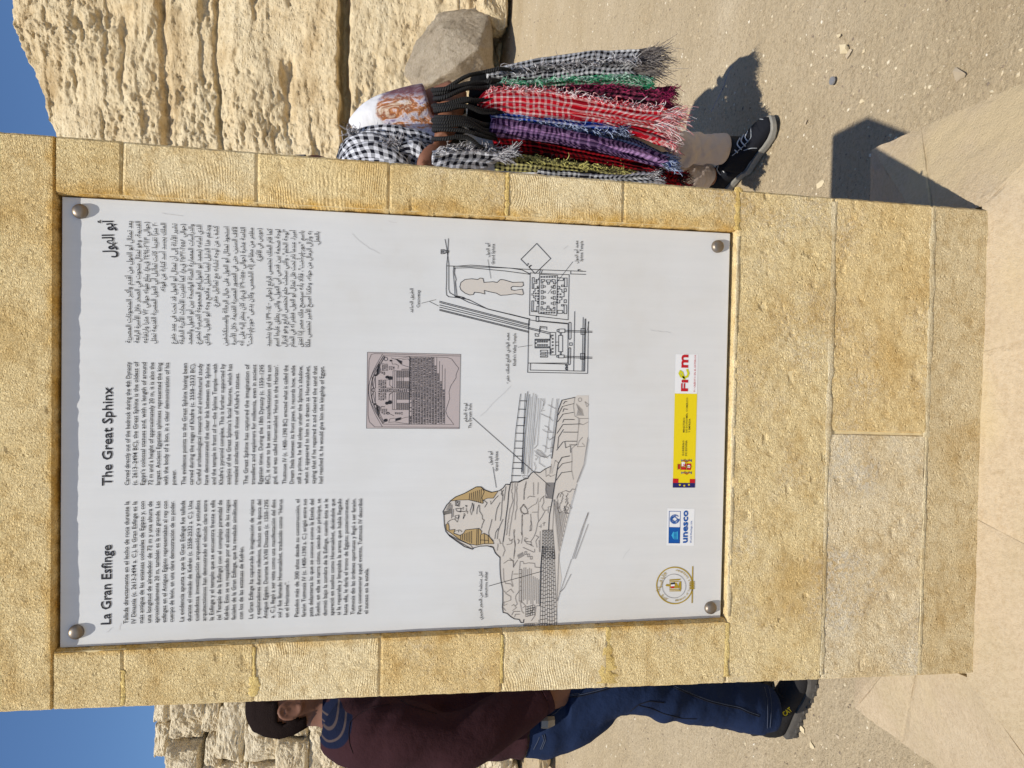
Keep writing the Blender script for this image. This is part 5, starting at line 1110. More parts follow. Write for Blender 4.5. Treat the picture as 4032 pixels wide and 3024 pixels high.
solid('body', bodyp, 0.0055, M['skinL'], man, 3)
face(man, hc, (1, 0, 0), None)
# hair: a close cap over the crown and the back of the head
hv, hf = loft([(c_, a * 1.022 + a.normalized() * .001, b_ * 1.03) for c_, a, b_ in [ringp(*q) for q in [(978, 2740, 2815, .015)] + [tuple(np.array(head_r[i]) * (1 - f2) + np.array(head_r[i + 1]) * f2) for i in range(len(head_r) - 1) for f2 in (0, .33, .66)]]], 72)
keep = []
for f_ in hf:
    if len(f_) > 4: 
        if f_[0] > 71: continue
        keep.append(f_); continue
    c_ = sum((Vector(hv[i]) for i in f_), Vector()) / len(f_); dx = c_.x - hc.x; dz = c_.z - hc.z
    nz_ = 0.010 * float(fbm(c_.x * 60, c_.y * 60, c_.z * 60, o=2, seed=77))
    if dz > 0.060 + nz_ or (dx < -0.022 + nz_ and dz > -0.042 + nz_) or (dx < 0.030 + nz_ and dz > 0.028 + nz_): keep.append(f_)
hm = mesh('hair', hv, keep, M['hair'], man, True); sm = hm.modifiers.new('thickness', 'SOLIDIFY'); sm.thickness = 0.006; sm.offset = -1
hs, hd = [], []                                              # short stubble of hair standing out of the cap of hair
for f_ in keep:
    if len(f_) != 4: continue
    q = [Vector(hv[i]) for i in f_]; nn_ = (q[2] - q[0]).cross(q[3] - q[1]).normalized(); cc = sum(q, Vector()) / 4
    if nn_.dot(cc - hc) < 0: nn_ = -nn_
    for _ in range(2): hs.append(q[0].lerp(q[1], random.random()).lerp(q[3].lerp(q[2], random.random()), random.random()) - nn_ * .002); hd.append(nn_ + Vector((-.5, 0, -.6)) + Vector([random.uniform(-.5, .5) for _ in range(3)]))
q = strands(hs, hd, .008, .2, .0007, 5); tag(mesh('hair_strands', q[0], q[1], M['hair'], hm), kind='stuff')
# sweatshirt
t = fibre('maroon_sweatshirt', (0.036, 0.0145, 0.0175), 0.3, 0.0012, 420); co = t.coord(); nb = mp(1262, 2806, -.17)
vm = t.n('VectorMath', operation='DISTANCE'); t.l(t.scaled(co, (1, 0.0, 1)), vm.inputs[0]); vm.inputs[1].default_value = (nb.x, 0, nb.z); dist = vm.outputs['Value']
MR, BL, TN = (0.036, 0.0145, 0.0175), (0.008, 0.0115, 0.030), (0.075, 0.055, 0.052); stripe = t.ramp(t.math('MULTIPLY', dist, 5.0), [(0.0, MR), (0.10, MR), (0.11, BL), (0.21, BL), (0.215, TN), (0.235, TN), (0.24, BL), (0.32, BL), (0.325, TN), (0.345, TN), (0.35, BL), (0.42, BL), (0.43, MR)])
sx_ = t.n('SeparateXYZ'); t.l(co, sx_.inputs[0]); msk = t.math('MULTIPLY', t.math('LESS_THAN', sx_.outputs[0], nb.x + 0.004), t.math('GREATER_THAN', sx_.outputs[2], nb.z - 0.13))
old = t.b.inputs['Base Color'].links[0].from_socket; t.color(t.mix(msk, old, stripe)); M['sweat'] = t.m
def foldS(co):
    d = co @ np.array([0.5, 0.2, 0.8]); return 0.010 * fbm(co[:, 0] * 6 + d * 3, co[:, 1] * 6, d * 12, o=3, seed=5) + 0.007 * np.sin(d * 60 + 5 * fbm(co[:, 0] * 5, co[:, 1] * 5, co[:, 2] * 5, o=2, seed=6)) * np.clip(fbm(co[:, 0] * 4, co[:, 1] * 4, co[:, 2] * 4, o=2, seed=8) * 2, 0, 1)
sw = [loft([ringp(1272, 2700, 2852, .064), ringp(1310, 2660, 2885, .11), ringp(1370, 2625, 2945, .17), ringp(1450, 2590, 2985, .195), ringp(1580, 2565, 2990, .19), ringp(1750, 2560, 2975, .175), ringp(1900, 2575, 2968, .165), ringp(1985, 2580, 2950, .165), ringp(2045, 2585, 2960, .17)], 28)]
sw += [tube([mp(1372, 2862, -.10), mp(1440, 2890, -.165), mp(1560, 2893, -.20), mp(1720, 2910, -.22), mp(1810, 2915, -.22), mp(1910, 2868, -.21), mp(2030, 2800, -.185), mp(2135, 2744, -.17)], [.085, .092, .090, .075, .078, .072, .062, .050], 18, 40)]
sw += [tube([mp(1372, 2850, .10), mp(1500, 2880, .19), mp(1720, 2890, .21), mp(1900, 2820, .22), mp(2030, 2745, .22)], [.08, .085, .07, .06, .048], 16, 30)]
swt = solid('sweatshirt', sw, 0.007, M['sweat'], man, 5, foldS)
cf = tube([mp(2128, 2749, -.171), mp(2152, 2736, -.166)], [.048, .046], 20, 6); mesh('cuff', cf[0], cf[1], M['sweat'], man, True)
# jeans
t = fibre('blue_denim', (0.0115, 0.021, 0.055), 0.55, 0.0008, 700, 5); M['denim'] = t.m
M['denim_seam'] = plain('denim_seam', (0.05, 0.075, 0.15), 0.9)
def foldJ(co): return 0.004 * np.sin(co[:, 2] * 60 + co[:, 0] * 35 + 6 * fbm(co[:, 0] * 5, co[:, 1] * 5, co[:, 2] * 4, o=2, seed=19)) * (np.exp(-((co[:, 2] - 0.52) / 0.10) ** 2) + 0.6 * np.exp(-((co[:, 2] - 0.82) / 0.07) ** 2)) + 0.006 * fbm(co[:, 0] * 6, co[:, 1] * 6, co[:, 2] * 15, o=4, seed=15) + 0.004 * np.clip(np.sin(co[:, 2] * 75 + 6 * fbm(co[:, 0] * 6, co[:, 1] * 6, co[:, 2] * 3, o=2, seed=17)), 0, 1) * np.exp(-((co[:, 2] - 0.17) / 0.09) ** 2)
jn = [loft([ringp(1985, 2598, 2935, .155), ringp(2050, 2592, 2952, .165), ringp(2120, 2590, 2958, .175), ringp(2220, 2590, 2928, .175), ringp(2300, 2600, 2870, .17), ringp(2370, 2620, 2820, .15)], 26)]
legN = [(2210, 2592, 2920, .10, -.085), (2300, 2592, 2868, .10, -.09), (2370, 2594, 2830, .10, -.095), (2434, 2592, 2800, .098, -.10), (2490, 2594, 2802, .094, -.10), (2600, 2612, 2828, .090, -.095), (2723, 2640, 2846, .084, -.085), (2850, 2664, 2858, .078, -.075), (2925, 2680, 2880, .074, -.07), (2985, 2696, 2882, .070, -.065), (3038, 2702, 2870, .066, -.06)]
legF = [(2210, 2592, 2910, .10, .085), (2340, 2585, 2830, .10, .10), (2470, 2580, 2795, .095, .11), (2600, 2600, 2812, .09, .13), (2740, 2640, 2838, .084, .15), (2880, 2690, 2868, .074, .17), (2985, 2712, 2880, .068, .18)]
jn += [loft([ringp(*q) for q in L], 24) for L in (legN, legF)]
jeans = solid('jeans', jn, 0.007, M['denim'], man, 5, foldJ)
hem = ringp(3030, 2702, 2870, .068, -.06); hem2 = ringp(3046, 2702, 2869, .067, -.06)
seam = [mp(2160, 2700, -.262), mp(2245, 2690, -.272), mp(2330, 2668, -.285), mp(2434, 2664, -.30)]
bl = loft([(c_, a * 1.02, b_ * 1.02) for c_, a, b_ in [ringp(1992, 2597, 2940, .158), ringp(2040, 2592, 2952, .166)]], 30); mesh('belt', bl[0], bl[1], plain('belt_leather', (0.012, 0.010, 0.010), 0.5), man, True)
cl = mp(2153, 2836, -.165); M['clip'] = plain('clip_metal', (0.26, 0.23, 0.19), 0.5, 0.6, var=0.3, vs=90)
clip = mesh('belt_clip', *loft([(cl + Vector((0, -.008, -.02)), Vector((.014, 0, 0)), Vector((0, .008, 0))), (cl + Vector((-.002, -.010, 0)), Vector((.018, 0, 0)), Vector((0, .009, 0))), (cl + Vector((-.003, -.006, .018)), Vector((.016, 0, 0)), Vector((0, .007, 0)))], 6), M['clip'], man)
bt1 = shoe(man, (-1.195, 2.235, 0), (0.87, -0.46, 0), 0.305, 'boot'); bt2 = shoe(man, (-1.235, 2.42, 0), (0.94, -0.2, 0), 0.305, 'boot')
text3d('boot_emblem', 'CAT', at_y(3090, 2822, 2.075), at_y(3120, 2798, 2.072), 0.013, M['p_yellow'], bt1, 0.03)

from mathutils.bvhtree import BVHTree
def onto(o):
    """finds where the sight line of a photograph pixel meets the real surface, to lay stitching on it"""
    me = o.data; bv_ = BVHTree.FromPolygons([v.co for v in me.vertices], [p.vertices[:] for p in me.polygons]); e = Vector((0, 0, CH))
    def f_(X, Y):
        d = Vector(ray(X, Y)).normalized(); h = bv_.ray_cast(e, d)[0]; return (h - d * .0012) if h else None
    return f_
def stitch(name, o, paths, r_, mat, tf=lambda x, y: (x, y)):
    f_ = onto(o)
    for pth in paths:
        q = resample([tf(*p) for p in pth], 8 * len(pth)); pts_ = [p for p in (f_(*v) for v in q) if p is not None]
        if len(pts_) > 3: v_ = tube(pts_, r_, 5, 3 * len(pts_)); mesh(name, v_[0], v_[1], mat, o, True)
def resample(p, n):
    p = np.asarray(p, float); d = np.r_[0, np.cumsum(np.hypot(*np.diff(p, axis=0).T))]; d /= d[-1]; tt = np.linspace(0, 1, n)
    q = np.stack([np.interp(tt, d, p[:, 0]), np.interp(tt, d, p[:, 1])], -1)
    for _ in range(3): q[1:-1] = q[:-2] * .25 + q[1:-1] * .5 + q[2:] * .25
    return q
t6 = lambda x, y: (2000 + x * .3617, 2500 + y * .3617); t1 = lambda x, y: (2800 + x * .3165, 2500 + y * .3165); t5 = lambda x, y: (1200 + x * .5425, 2300 + y * .5425)
M['stitch'] = plain('denim_stitch', (0.045, 0.057, 0.09), 0.9); M['seam_d'] = plain('dark_seam', (0.006, 0.008, 0.018), 0.9); M['seam_m'] = plain('sweatshirt_seam', (0.016, 0.007, 0.009), 0.95)
outer = [t6(*p) for p in ((660, 665), (800, 650), (1000, 600), (1330, 490), (1500, 462), (1700, 500), (1860, 580), (2050, 660), (2212, 720))] + [t1(*p) for p in ((200, 870), (360, 900), (480, 960), (600, 1000))]
stitch('stitching', jeans, [outer, [t6(*p) for p in ((660, 650), (760, 640), (780, 640))], [t6(*p) for p in ((660, 690), (590, 780), (520, 850), (470, 880))], [t6(*p) for p in ((395, 1080), (410, 1150), (370, 1245))], [t6(*p) for p in ((345, 1110), (320, 1170), (280, 1245))], [t6(*p) for p in ((375, 1090), (392, 1150), (352, 1245))], [t1(*p) for p in ((665, 650), (700, 800), (705, 1000), (700, 1160))], [t1(*p) for p in ((715, 640), (745, 800), (745, 1000), (735, 1150))]], .0013, M['stitch'])
stitch('seam', jeans, [[(x, y + 6) for x, y in outer], [t6(*p) for p in ((1430, 770), (1560, 800), (1700, 860), (1900, 910), (2050, 915))], [t6(*p) for p in ((1330, 830), (1420, 760), (1540, 720), (1700, 740))]], .0016, M['seam_d'])
stitch('seam', swt, [[t5(*p) for p in ((330, 1000), (318, 1080), (325, 1160), (350, 1230))], [t5(*p) for p in ((330, 1000), (380, 950), (470, 900), (620, 870))], [t5(*p) for p in ((620, 790), (760, 880), (960, 940))]], .0009, M['seam_m'])

# ------------------------------------------------------------------ scarf seller right of the sign
DV = 2.56
def vp(X, Y, dy=0.0): return at_y(X, Y, DV + dy)
def ringv(X, Ya, Yb, rd, dy=0.0): a, b_ = vp(X, Ya, dy), vp(X, Yb, dy); c_ = (a + b_) / 2; h = (a - b_) / 2; return (c_, Vector((h.x, 0, 0)), Vector((0, rd, 0)))
ven = thing('person', 'scarf seller in white printed T-shirt and beige trousers, scarves over his forearm', 'person')
vhc = vp(1240, 716); vf = (-0.55, -0.8, 0)
bv = [loft([(vhc + Vector((0, 0, z_)), Vector((w_, 0, 0)), Vector((0, e_, 0))) for z_, w_, e_ in ((.118, .03, .035), (.10, .056, .068), (.06, .074, .09), (.01, .079, .096), (-.04, .074, .09), (-.08, .06, .078), (-.112, .035, .05))], 22)]
bv += face_parts(vhc, vf) + ear(vhc + Vector((.066, -.02, -.01)), vf, (.3, .4, 0)) + ear(vhc + Vector((-.07, .05, -.01)), vf, (-1, .4, 0))
bv += [loft([ringv(1330, 640, 770, .058), ringv(1400, 620, 780, .07), ringv(1460, 520, 790, .10)], 18), loft([ringv(1450, 500, 800, .10), ringv(1700, 450, 820, .125), ringv(2080, 445, 815, .125)], 18)]
wr = vp(1742, 552, -.235)
bv += [tube([vp(1470, 505, -.02), vp(1690, 410, -.08), vp(1790, 366, -.12)], [.05, .046, .042], 14), tube([vp(1790, 366, -.12), vp(1775, 440, -.17), wr], [.042, .040, .028], 14)]
bv += hand(wr, vp(1700, 628, -.25) - wr, (.15, -1, .45), (-.35, -.3, 1), 0.62, 0.95)
bv += [tube([vp(1470, 790, -.02), vp(1760, 850, -.06), vp(1800, 700, -.2)], [.05, .044, .03], 14)] + hand(vp(1800, 700, -.2), (0.8, -.2, 0), (0, -1, .2), (0, 0, 1), 0.7)
bv += [tube([vp(2080, 560, 0), vp(2450, 560, 0), vp(2850, 590, 0.03)], [.09, .06, .04], 12), tube([vp(2080, 720, .02), vp(2450, 720, .08), vp(2800, 690, .16)], [.09, .06, .04], 12)]
solid('body', bv, 0.0045, M['skinV'], ven, 3); face(ven, vhc, vf, None)
ch_, cf_ = loft([(vhc + Vector((0, 0.006, z_)), Vector((w_, 0, 0)), Vector((0, e_, 0))) for z_, w_, e_ in ((.128, .02, .02), (.122, .045, .05), (.105, .068, .078), (.06, .084, .098), (.03, .087, .102))], 30)
mesh('knit_cap', ch_, cf_[:-1], fibre('grey_knit', (0.20, 0.19, 0.19), 0.3, 0.003, 250).m, ven, True)
# T-shirt with a bird print over the shoulder and sleeve
t = fibre('white_tshirt', (0.70, 0.70, 0.72), 0.05, 0.0008, 500); co = t.coord(); pc = vp(1590, 412, -.12)
vm = t.n('VectorMath', operation='DISTANCE'); t.l(co, vm.inputs[0]); vm.inputs[1].default_value = pc
nz = t.noise(co, 9, 4, 0.6, 0.8); m1 = t.ramp(t.math('ADD', vm.outputs['Value'], t.math('MULTIPLY', t.math('SUBTRACT', nz, 0.5), 0.14)), [(0.095, 1.0), (0.108, 0.0)])
st = t.scaled(co, (9, 9, 5)); fe = t.noise(st, 2.6, 5, 0.7, 0.7)
pr = t.ramp(fe, [(0.30, (0.09, 0.04, 0.09)), (0.40, (0.30, 0.24, 0.38)), (0.46, (0.66, 0.64, 0.70)), (0.52, (0.52, 0.22, 0.08)), (0.57, (0.24, 0.08, 0.04)), (0.64, (0.60, 0.46, 0.34)), (0.75, (0.70, 0.68, 0.72))])
sx_ = t.n('SeparateXYZ'); t.l(co, sx_.inputs[0]); purple = t.ramp(t.math('SUBTRACT', sx_.outputs[0], pc.x), [(0.0, 0.0), (0.035, 1.0)])
pr = t.mix(t.math('MULTIPLY', purple, 0.8), pr, (0.10, 0.055, 0.10)); bk_ = t.math('LESS_THAN', vm.outputs['Value'], 2)
old = t.b.inputs['Base Color'].links[0].from_socket; t.color(t.mix(m1, old, pr)); M['tshirt'] = t.m
def foldT(co): return 0.007 * fbm(co[:, 0] * 9, co[:, 1] * 6, co[:, 2] * 7 + co[:, 0] * 5, o=3, seed=25)
ts = [loft([ringv(1395, 600, 790, .085), ringv(1430, 535, 800, .11), ringv(1480, 480, 815, .13), ringv(1580, 440, 830, .145), ringv(1750, 435, 835, .145), ringv(1950, 438, 828, .14), ringv(2090, 432, 830, .145)], 26)]
ts += [tube([vp(1455, 545, -.01), vp(1500, 490, -.03), vp(1590, 440, -.06), vp(1690, 408, -.08)], [.085, .088, .078, .068], 18, 24), tube([vp(1455, 760, -.01), vp(1500, 810, -.03), vp(1690, 850, -.06)], [.085, .085, .07], 16)]
solid('tshirt', ts, 0.007, M['tshirt'], ven, 5, foldT)
def foldP(co): return 0.006 * fbm(co[:, 0] * 7, co[:, 1] * 7, co[:, 2] * 13, o=3, seed=35) + 0.0075 * fbm(co[:, 0] * 9 + co[:, 2] * 14, co[:, 1] * 9, co[:, 2] * 34 - co[:, 0] * 20, o=2, seed=39) * np.clip((0.5 - co[:, 2]) * 5, 0.3, 1) + 0.0028 * np.clip(np.sin(co[:, 2] * 130 + co[:, 0] * 90 + 9 * fbm(co[:, 0] * 6, co[:, 1] * 6, co[:, 2] * 3, o=2, seed=37)), -.2, 1) * np.exp(-((co[:, 2] - 0.22) / 0.08) ** 2)
tr = [loft([ringv(2060, 436, 826, .14), ringv(2200, 432, 830, .15), ringv(2300, 450, 815, .14)], 24), loft([ringv(*q) for q in ((2250, 445, 640, .10, -.02), (2500, 490, 655, .09, -.01), (2640, 512, 648, .082, .0), (2700, 520, 652, .08, .0), (2790, 532, 642, .066, .01), (2855, 530, 640, .060, .02))], 20),
      loft([ringv(*q) for q in ((2250, 635, 830, .10, .03), (2500, 640, 810, .09, .08), (2680, 640, 790, .078, .13), (2790, 636, 745, .062, .16))], 20)]
M['khaki'] = fibre('beige_cotton', (0.50, 0.42, 0.365), 0.12, 0.0008, 500).m
solid('trousers', tr, 0.006, M['khaki'], ven, 4, foldP)
s1 = shoe(ven, (0.775, 2.625, 0), (0.42, -0.85, 0), 0.25, 'sneaker'); s2 = shoe(ven, (0.745, 2.80, 0), (0.25, -0.9, 0), 0.265, 'sneaker')
for a, b_ in (((2915, 505), (3000, 455)), ((2950, 560), (3020, 520)), ((2905, 610), (2960, 575))):
    p = [at_y(a[0], a[1], 2.405), at_y((a[0] + b_[0]) / 2 + 6, (a[1] + b_[1]) / 2 + 6, 2.398), at_y(b_[0], b_[1], 2.405)]
t3 = lambda x, y: (2600 + x * .3768, 150 + y * .3768)
M['trim'] = plain('sneaker_trim', (0.30, 0.32, 0.34), 0.6)
stitch('trim_line', s1, [[t3(*p) for p in ((750, 1230), (870, 1130), (950, 1040), (945, 910))], [t3(*p) for p in ((990, 870), (1040, 845), (1075, 850))], [t3(*p) for p in ((870, 1175), (950, 1150), (1010, 1150))]], .0016, M['trim'])
sk = loft([(vp(2850, 585, .02), Vector((.046, 0, 0)), Vector((0, .048, 0))), (vp(2905, 588, .0), Vector((.045, 0, 0)), Vector((0, .052, 0)))], 18); mesh('sock', sk[0], sk[1], M['black'], ven, True)
# ------------------------------------------------------------------ checked scarves
G = {}
G['bw'] = gingham('check_black_white', (0.66, 0.67, 0.70), (0.008, 0.008, 0.012), 0.017)
G['bw2'] = gingham('check_black_white_fine', (0.66, 0.67, 0.72), (0.010, 0.010, 0.016), 0.022, 0.024, 0.35)
G['green'] = gingham('check_green_white', (0.50, 0.58, 0.52), (0.005, 0.22, 0.09), 0.012)
G['maroon'] = gingham('check_maroon_black', (0.40, 0.07, 0.15), (0.012, 0.008, 0.016), 0.017, 0.020)
G['red'] = gingham('check_red_white', (0.74, 0.62, 0.62), (0.58, 0.006, 0.024), 0.020, lit=0.62)
G['blue'] = gingham('check_blue_white', (0.58, 0.65, 0.80), (0.005, 0.055, 0.42), 0.017, lit=0.56)
G['navy'] = gingham('check_navy', (0.20, 0.28, 0.50), (0.006, 0.012, 0.07), 0.012)
G['purple'] = gingham('check_purple_black', (0.42, 0.25, 0.48), (0.022, 0.006, 0.040), 0.040, 0.017)
G['rb'] = gingham('check_red_black', (0.42, 0.008, 0.018), (0.014, 0.005, 0.006), 0.015, 0.016)
G['yb'] = gingham('check_yellow_black', (0.60, 0.55, 0.22), (0.012, 0.012, 0.010), 0.015)
G['black'] = fibre('black_cloth', (0.008, 0.008, 0.009), 0.3).m
def fringe_mat(name, cols):
    t = NT('fringe_' + name); t.rough(0.95, 0.1); gI = t.n('NewGeometry'); n = len(cols)
    t.color(t.ramp(gI.outputs['Random Per Island'], [((k + .0) / n, c_) for k, c_ in enumerate(cols)])); return t.m
WH, BK = (0.62, 0.62, 0.64), (0.012, 0.012, 0.015)
FM = {'bw': fringe_mat('black_white', (BK, (0.10, 0.09, 0.10), WH, (0.25, 0.23, 0.24))), 'grey': fringe_mat('grey', (BK, (0.07, 0.06, 0.06), (0.20, 0.18, 0.17))), 'green': fringe_mat('green', ((0.005, 0.25, 0.10), (0.45, 0.6, 0.52), (0.01, 0.16, 0.07))), 'maroon': fringe_mat('maroon', ((0.38, 0.03, 0.11), BK, (0.16, 0.01, 0.05))),
      'red': fringe_mat('red', ((0.55, 0.015, 0.03), (0.70, 0.50, 0.52), (0.40, 0.01, 0.02), (0.70, 0.62, 0.62))), 'navy': fringe_mat('navy', ((0.01, 0.03, 0.16), BK, (0.35, 0.42, 0.6))), 'rb': fringe_mat('red_black', ((0.35, 0.008, 0.015), BK)), 'yb': fringe_mat('yellow_black', ((0.60, 0.56, 0.18), BK, (0.45, 0.42, 0.14)))}
def resample(p, n):
    p = np.asarray(p, float); d = np.r_[0, np.cumsum(np.hypot(*np.diff(p, axis=0).T))]; d /= d[-1]; tt = np.linspace(0, 1, n)
    q = np.stack([np.interp(tt, d, p[:, 0]), np.interp(tt, d, p[:, 1])], -1); k = np.array([.25, .5, .25])
    for _ in range(3): q[1:-1] = q[:-2] * .25 + q[1:-1] * .5 + q[2:] * .25
    return q
def scarf(label, eR, eL, y, mat, fr=None, fl=0.05, side=None, pl=3, bulge=0.03, amp=0.011, seed=0, dy=0.0, group='scarves hanging from the forearm', ink=1.15):
    """a folded hanging cloth between two outlines; y = distance of its front at the top, dy added towards the hem"""
    n, m_ = 52, 44; A, B = resample(eR, n), resample(eL, n); C_ = (A + B) / 2; wf = 1.16; A = C_ + (A - C_) * wf; B = C_ + (B - C_) * wf
    for Q, sd in ((A, 1), (B, 2)): Q[:, 1] += 5 * fbm(np.linspace(0, 7, n), np.full(n, sd * 3.7 + seed), o=3, seed=seed + sd)
    vs, uv = [], []; v_ = 0.0; rn = random.Random(seed); ph = rn.random() * 6
    for i in range(n):
        t_ = i / (n - 1)
        if i: v_ += float(np.hypot(*((A[i] + B[i]) - (A[i - 1] + B[i - 1])))) / 2 * y / FPX
        wpx = float(np.hypot(*(A[i] - B[i]))) * y / FPX
        for j in range(m_):
            s = j / (m_ - 1); pt = A[i] * (1 - s) + B[i] * s; yy = y + dy * t_; pt = pt + np.array([14 * t_ ** 3 * math.sin(5.1 * s + ph) + 9 * t_ ** 2 * math.sin(13 * s + 2 * ph), 0])
            pleat = amp * min(1, t_ * 4 + .2) * math.sin(2 * math.pi * pl * s + ph + 1.5 * math.sin(3 * t_ + ph) + 0.8 * math.sin(9 * t_ + 2 * ph)) + 0.25 * amp * math.sin(2 * math.pi * (pl * 2.3) * s + 2 * ph - 2 * t_)
            yy += -bulge * math.sin(math.pi * s) ** 0.6 + pleat; vs.append(at_y(pt[0], pt[1], yy)); uv.append((s * wpx * ink + 0.3 * seed, v_ + 0.17 * seed))
    nb = n * m_
    for i in range(n):
        for j in range(m_):
            s = j / (m_ - 1); p = vs[i * m_ + j]; vs.append(p + Vector((0, 0.004 + 0.02 * math.sin(math.pi * s), 0))); uv.append(uv[i * m_ + j])
    fs = grid_faces(m_, n).tolist(); fs += [[nb + a for a in f_[::-1]] for f_ in grid_faces(m_, n).tolist()]
    ring = list(range(m_)) + [m_ * (i + 1) + m_ - 1 for i in range(n - 1)] + [m_ * (n - 1) + j for j in range(m_ - 2, -1, -1)] + [m_ * i for i in range(n - 2, 0, -1)]
    fs += [[ring[k], nb + ring[k], nb + ring[(k + 1) % len(ring)], ring[(k + 1) % len(ring)]] for k in range(len(ring))]
    th = thing('scarf', label, 'scarf', group); mesh('cloth', vs, fs, mat, th, True, uv)
    if fr:
        hem = [vs[m_ * (n - 1) + j] + Vector((0, rn.uniform(0, .012), rn.uniform(-.002, .012))) for j in range(m_) for _ in range(7)]; dn = (vs[m_ * (n - 1) + m_ // 2] - vs[m_ * (n - 5) + m_ // 2]).normalized()
        q = strands(hem, [dn + Vector((rn.uniform(-.16, .16), rn.uniform(-.15, .15), rn.uniform(-.2, .1))) for _ in hem], fl * .85, 0.30, 0.0013, seed)
        tag(mesh('fringe', q[0], q[1], FM[fr], th), kind='stuff')
    if side:
        fr2, s0, L2 = side; st_ = []; 
        for i in range(3, n - 2):
            for _ in range(4): j = int(min(1, max(0, s0 + rn.uniform(-.12, .12))) * (m_ - 1)); st_.append(vs[i * m_ + j] + Vector((rn.uniform(-.004, .004), -.006, rn.uniform(-.006, .006))))
        q = strands(st_, [Vector((rn.uniform(-.5, .7) * (1 if s0 < .6 else -1), -.25, -rn.uniform(.4, 1.2))) for _ in st_], L2 * 0.5, 0.7, 0.0015, seed + 50)
        tag(mesh('side_fringe', q[0], q[1], FM[fr2], th), kind='stuff')
    return th
scarf('black and white checked scarf hanging outermost, farthest from the sign, with long grey fringe', [(1915, 278), (2000, 262), (2150, 228), (2300, 210), (2420, 203), (2510, 200)], [(1925, 312), (2050, 318), (2250, 322), (2400, 305), (2520, 294)], 2.43, G['bw'], 'grey', 0.12, ('bw', 0.45, 0.05), 2, seed=1)
scarf('green and white checked scarf squeezed beside the outermost black and white one', [(1930, 316), (2100, 318), (2300, 300), (2450, 292), (2530, 300)], [(1940, 342), (2100, 347), (2300, 334), (2450, 334), (2545, 347)], 2.40, G['green'], 'green', 0.03, ('green', 0.4, 0.035), 2, seed=2)
scarf('dark maroon and black scarf with pink fringe between the green and the red ones', [(1935, 343), (2100, 340), (2300, 322), (2500, 343), (2610, 352)], [(1940, 368), (2150, 372), (2350, 398), (2500, 418), (2622, 418)], 2.41, G['maroon'], 'maroon', 0.055, ('maroon', 0.3, 0.04), 3, seed=3)
scarf('wide red and white checked scarf in the middle of the bundle', [(1880, 392), (1920, 354), (2050, 350), (2150, 355), (2300, 385), (2450, 410), (2560, 425), (2620, 437)], [(1885, 412), (1930, 435), (2100, 457), (2300, 472), (2450, 482), (2560, 500), (2590, 512)], 2.36, G['red'], 'red', 0.095, ('red', 0.08, 0.035), 4, seed=4)
scarf('short red and white scarf tail showing under the wide red one', [(2330, 455), (2420, 472), (2500, 498), (2632, 530)], [(2340, 475), (2420, 500), (2500, 535), (2618, 582)], 2.375, G['red'], 'red', 0.045, None, 2, seed=5)
scarf('blue and white checked scarf between the red and the purple ones', [(1930, 440), (2000, 445), (2100, 455), (2250, 475), (2400, 485), (2425, 495)], [(1940, 466), (2100, 490), (2250, 512), (2400, 527), (2418, 527)], 2.375, G['blue'], 'navy', 0.05, ('navy', 0.9, 0.04), 2, seed=6)
scarf('dark navy scarf hanging behind the blue and purple ones', [(2050, 478), (2300, 518), (2500, 548), (2600, 600)], [(2060, 510), (2300, 548), (2500, 600), (2620, 632)], 2.395, G['navy'], 'navy', 0.06, None, 2, seed=7)
scarf('long purple and black checked scarf right of the red and black one', [(1935, 468), (2050, 480), (2200, 505), (2400, 555), (2550, 595), (2625, 625)], [(1925, 535), (2050, 545), (2200, 562), (2400, 607), (2550, 642), (2640, 662)], 2.34, G['purple'], 'navy', 0.04, None, 2, seed=8)
scarf('red and black checked scarf between the purple and the yellow ones', [(1940, 538), (2100, 553), (2300, 590), (2450, 620), (2560, 645)], [(1960, 594), (2100, 607), (2300, 632), (2450, 657), (2570, 684)], 2.365, G['rb'], 'rb', 0.05, None, 3, seed=9)
scarf('yellow and black checked scarf beside the edge of the sign', [(1950, 598), (2100, 610), (2300, 638), (2450, 660), (2480, 668)], [(1950, 668), (2100, 674), (2300, 692), (2470, 704)], 2.375, G['yb'], 'yb', 0.03, ('yb', 0.35, 0.035), 2, seed=10)
scarf('black and white scarf end hanging low along the edge of the sign', [(2120, 668), (2300, 680), (2450, 682), (2575, 674)], [(2120, 705), (2300, 724), (2450, 734), (2582, 726)], 2.35, G['bw'], 'bw', 0.03, None, 2, seed=11)
scarf('dark red and black scarf end hanging lowest, next to the sign', [(2420, 650), (2560, 662), (2680, 682)], [(2420, 760), (2560, 760), (2690, 760)], 2.44, G['rb'], 'rb', 0.05, None, 3, seed=12)
scarf('plain black cloth bunched behind the black cords', [(1850, 330), (1880, 310), (1940, 300), (2060, 320)], [(1830, 640), (1870, 640), (1930, 660), (2060, 680)], 2.46, G['black'], None, 0, None, 6, seed=13)
scarf('black and white scarf pinched in the hand of the seller', [(1702, 596), (1745, 586), (1850, 582), (1930, 588), (1965, 598)], [(1702, 642), (1750, 664), (1850, 664), (1930, 650), (1962, 632)], 2.29, G['bw2'], 'bw', 0.06, ('bw', 0.1, 0.03), 2, seed=14, dy=.03, ink=1.0)
ns = []
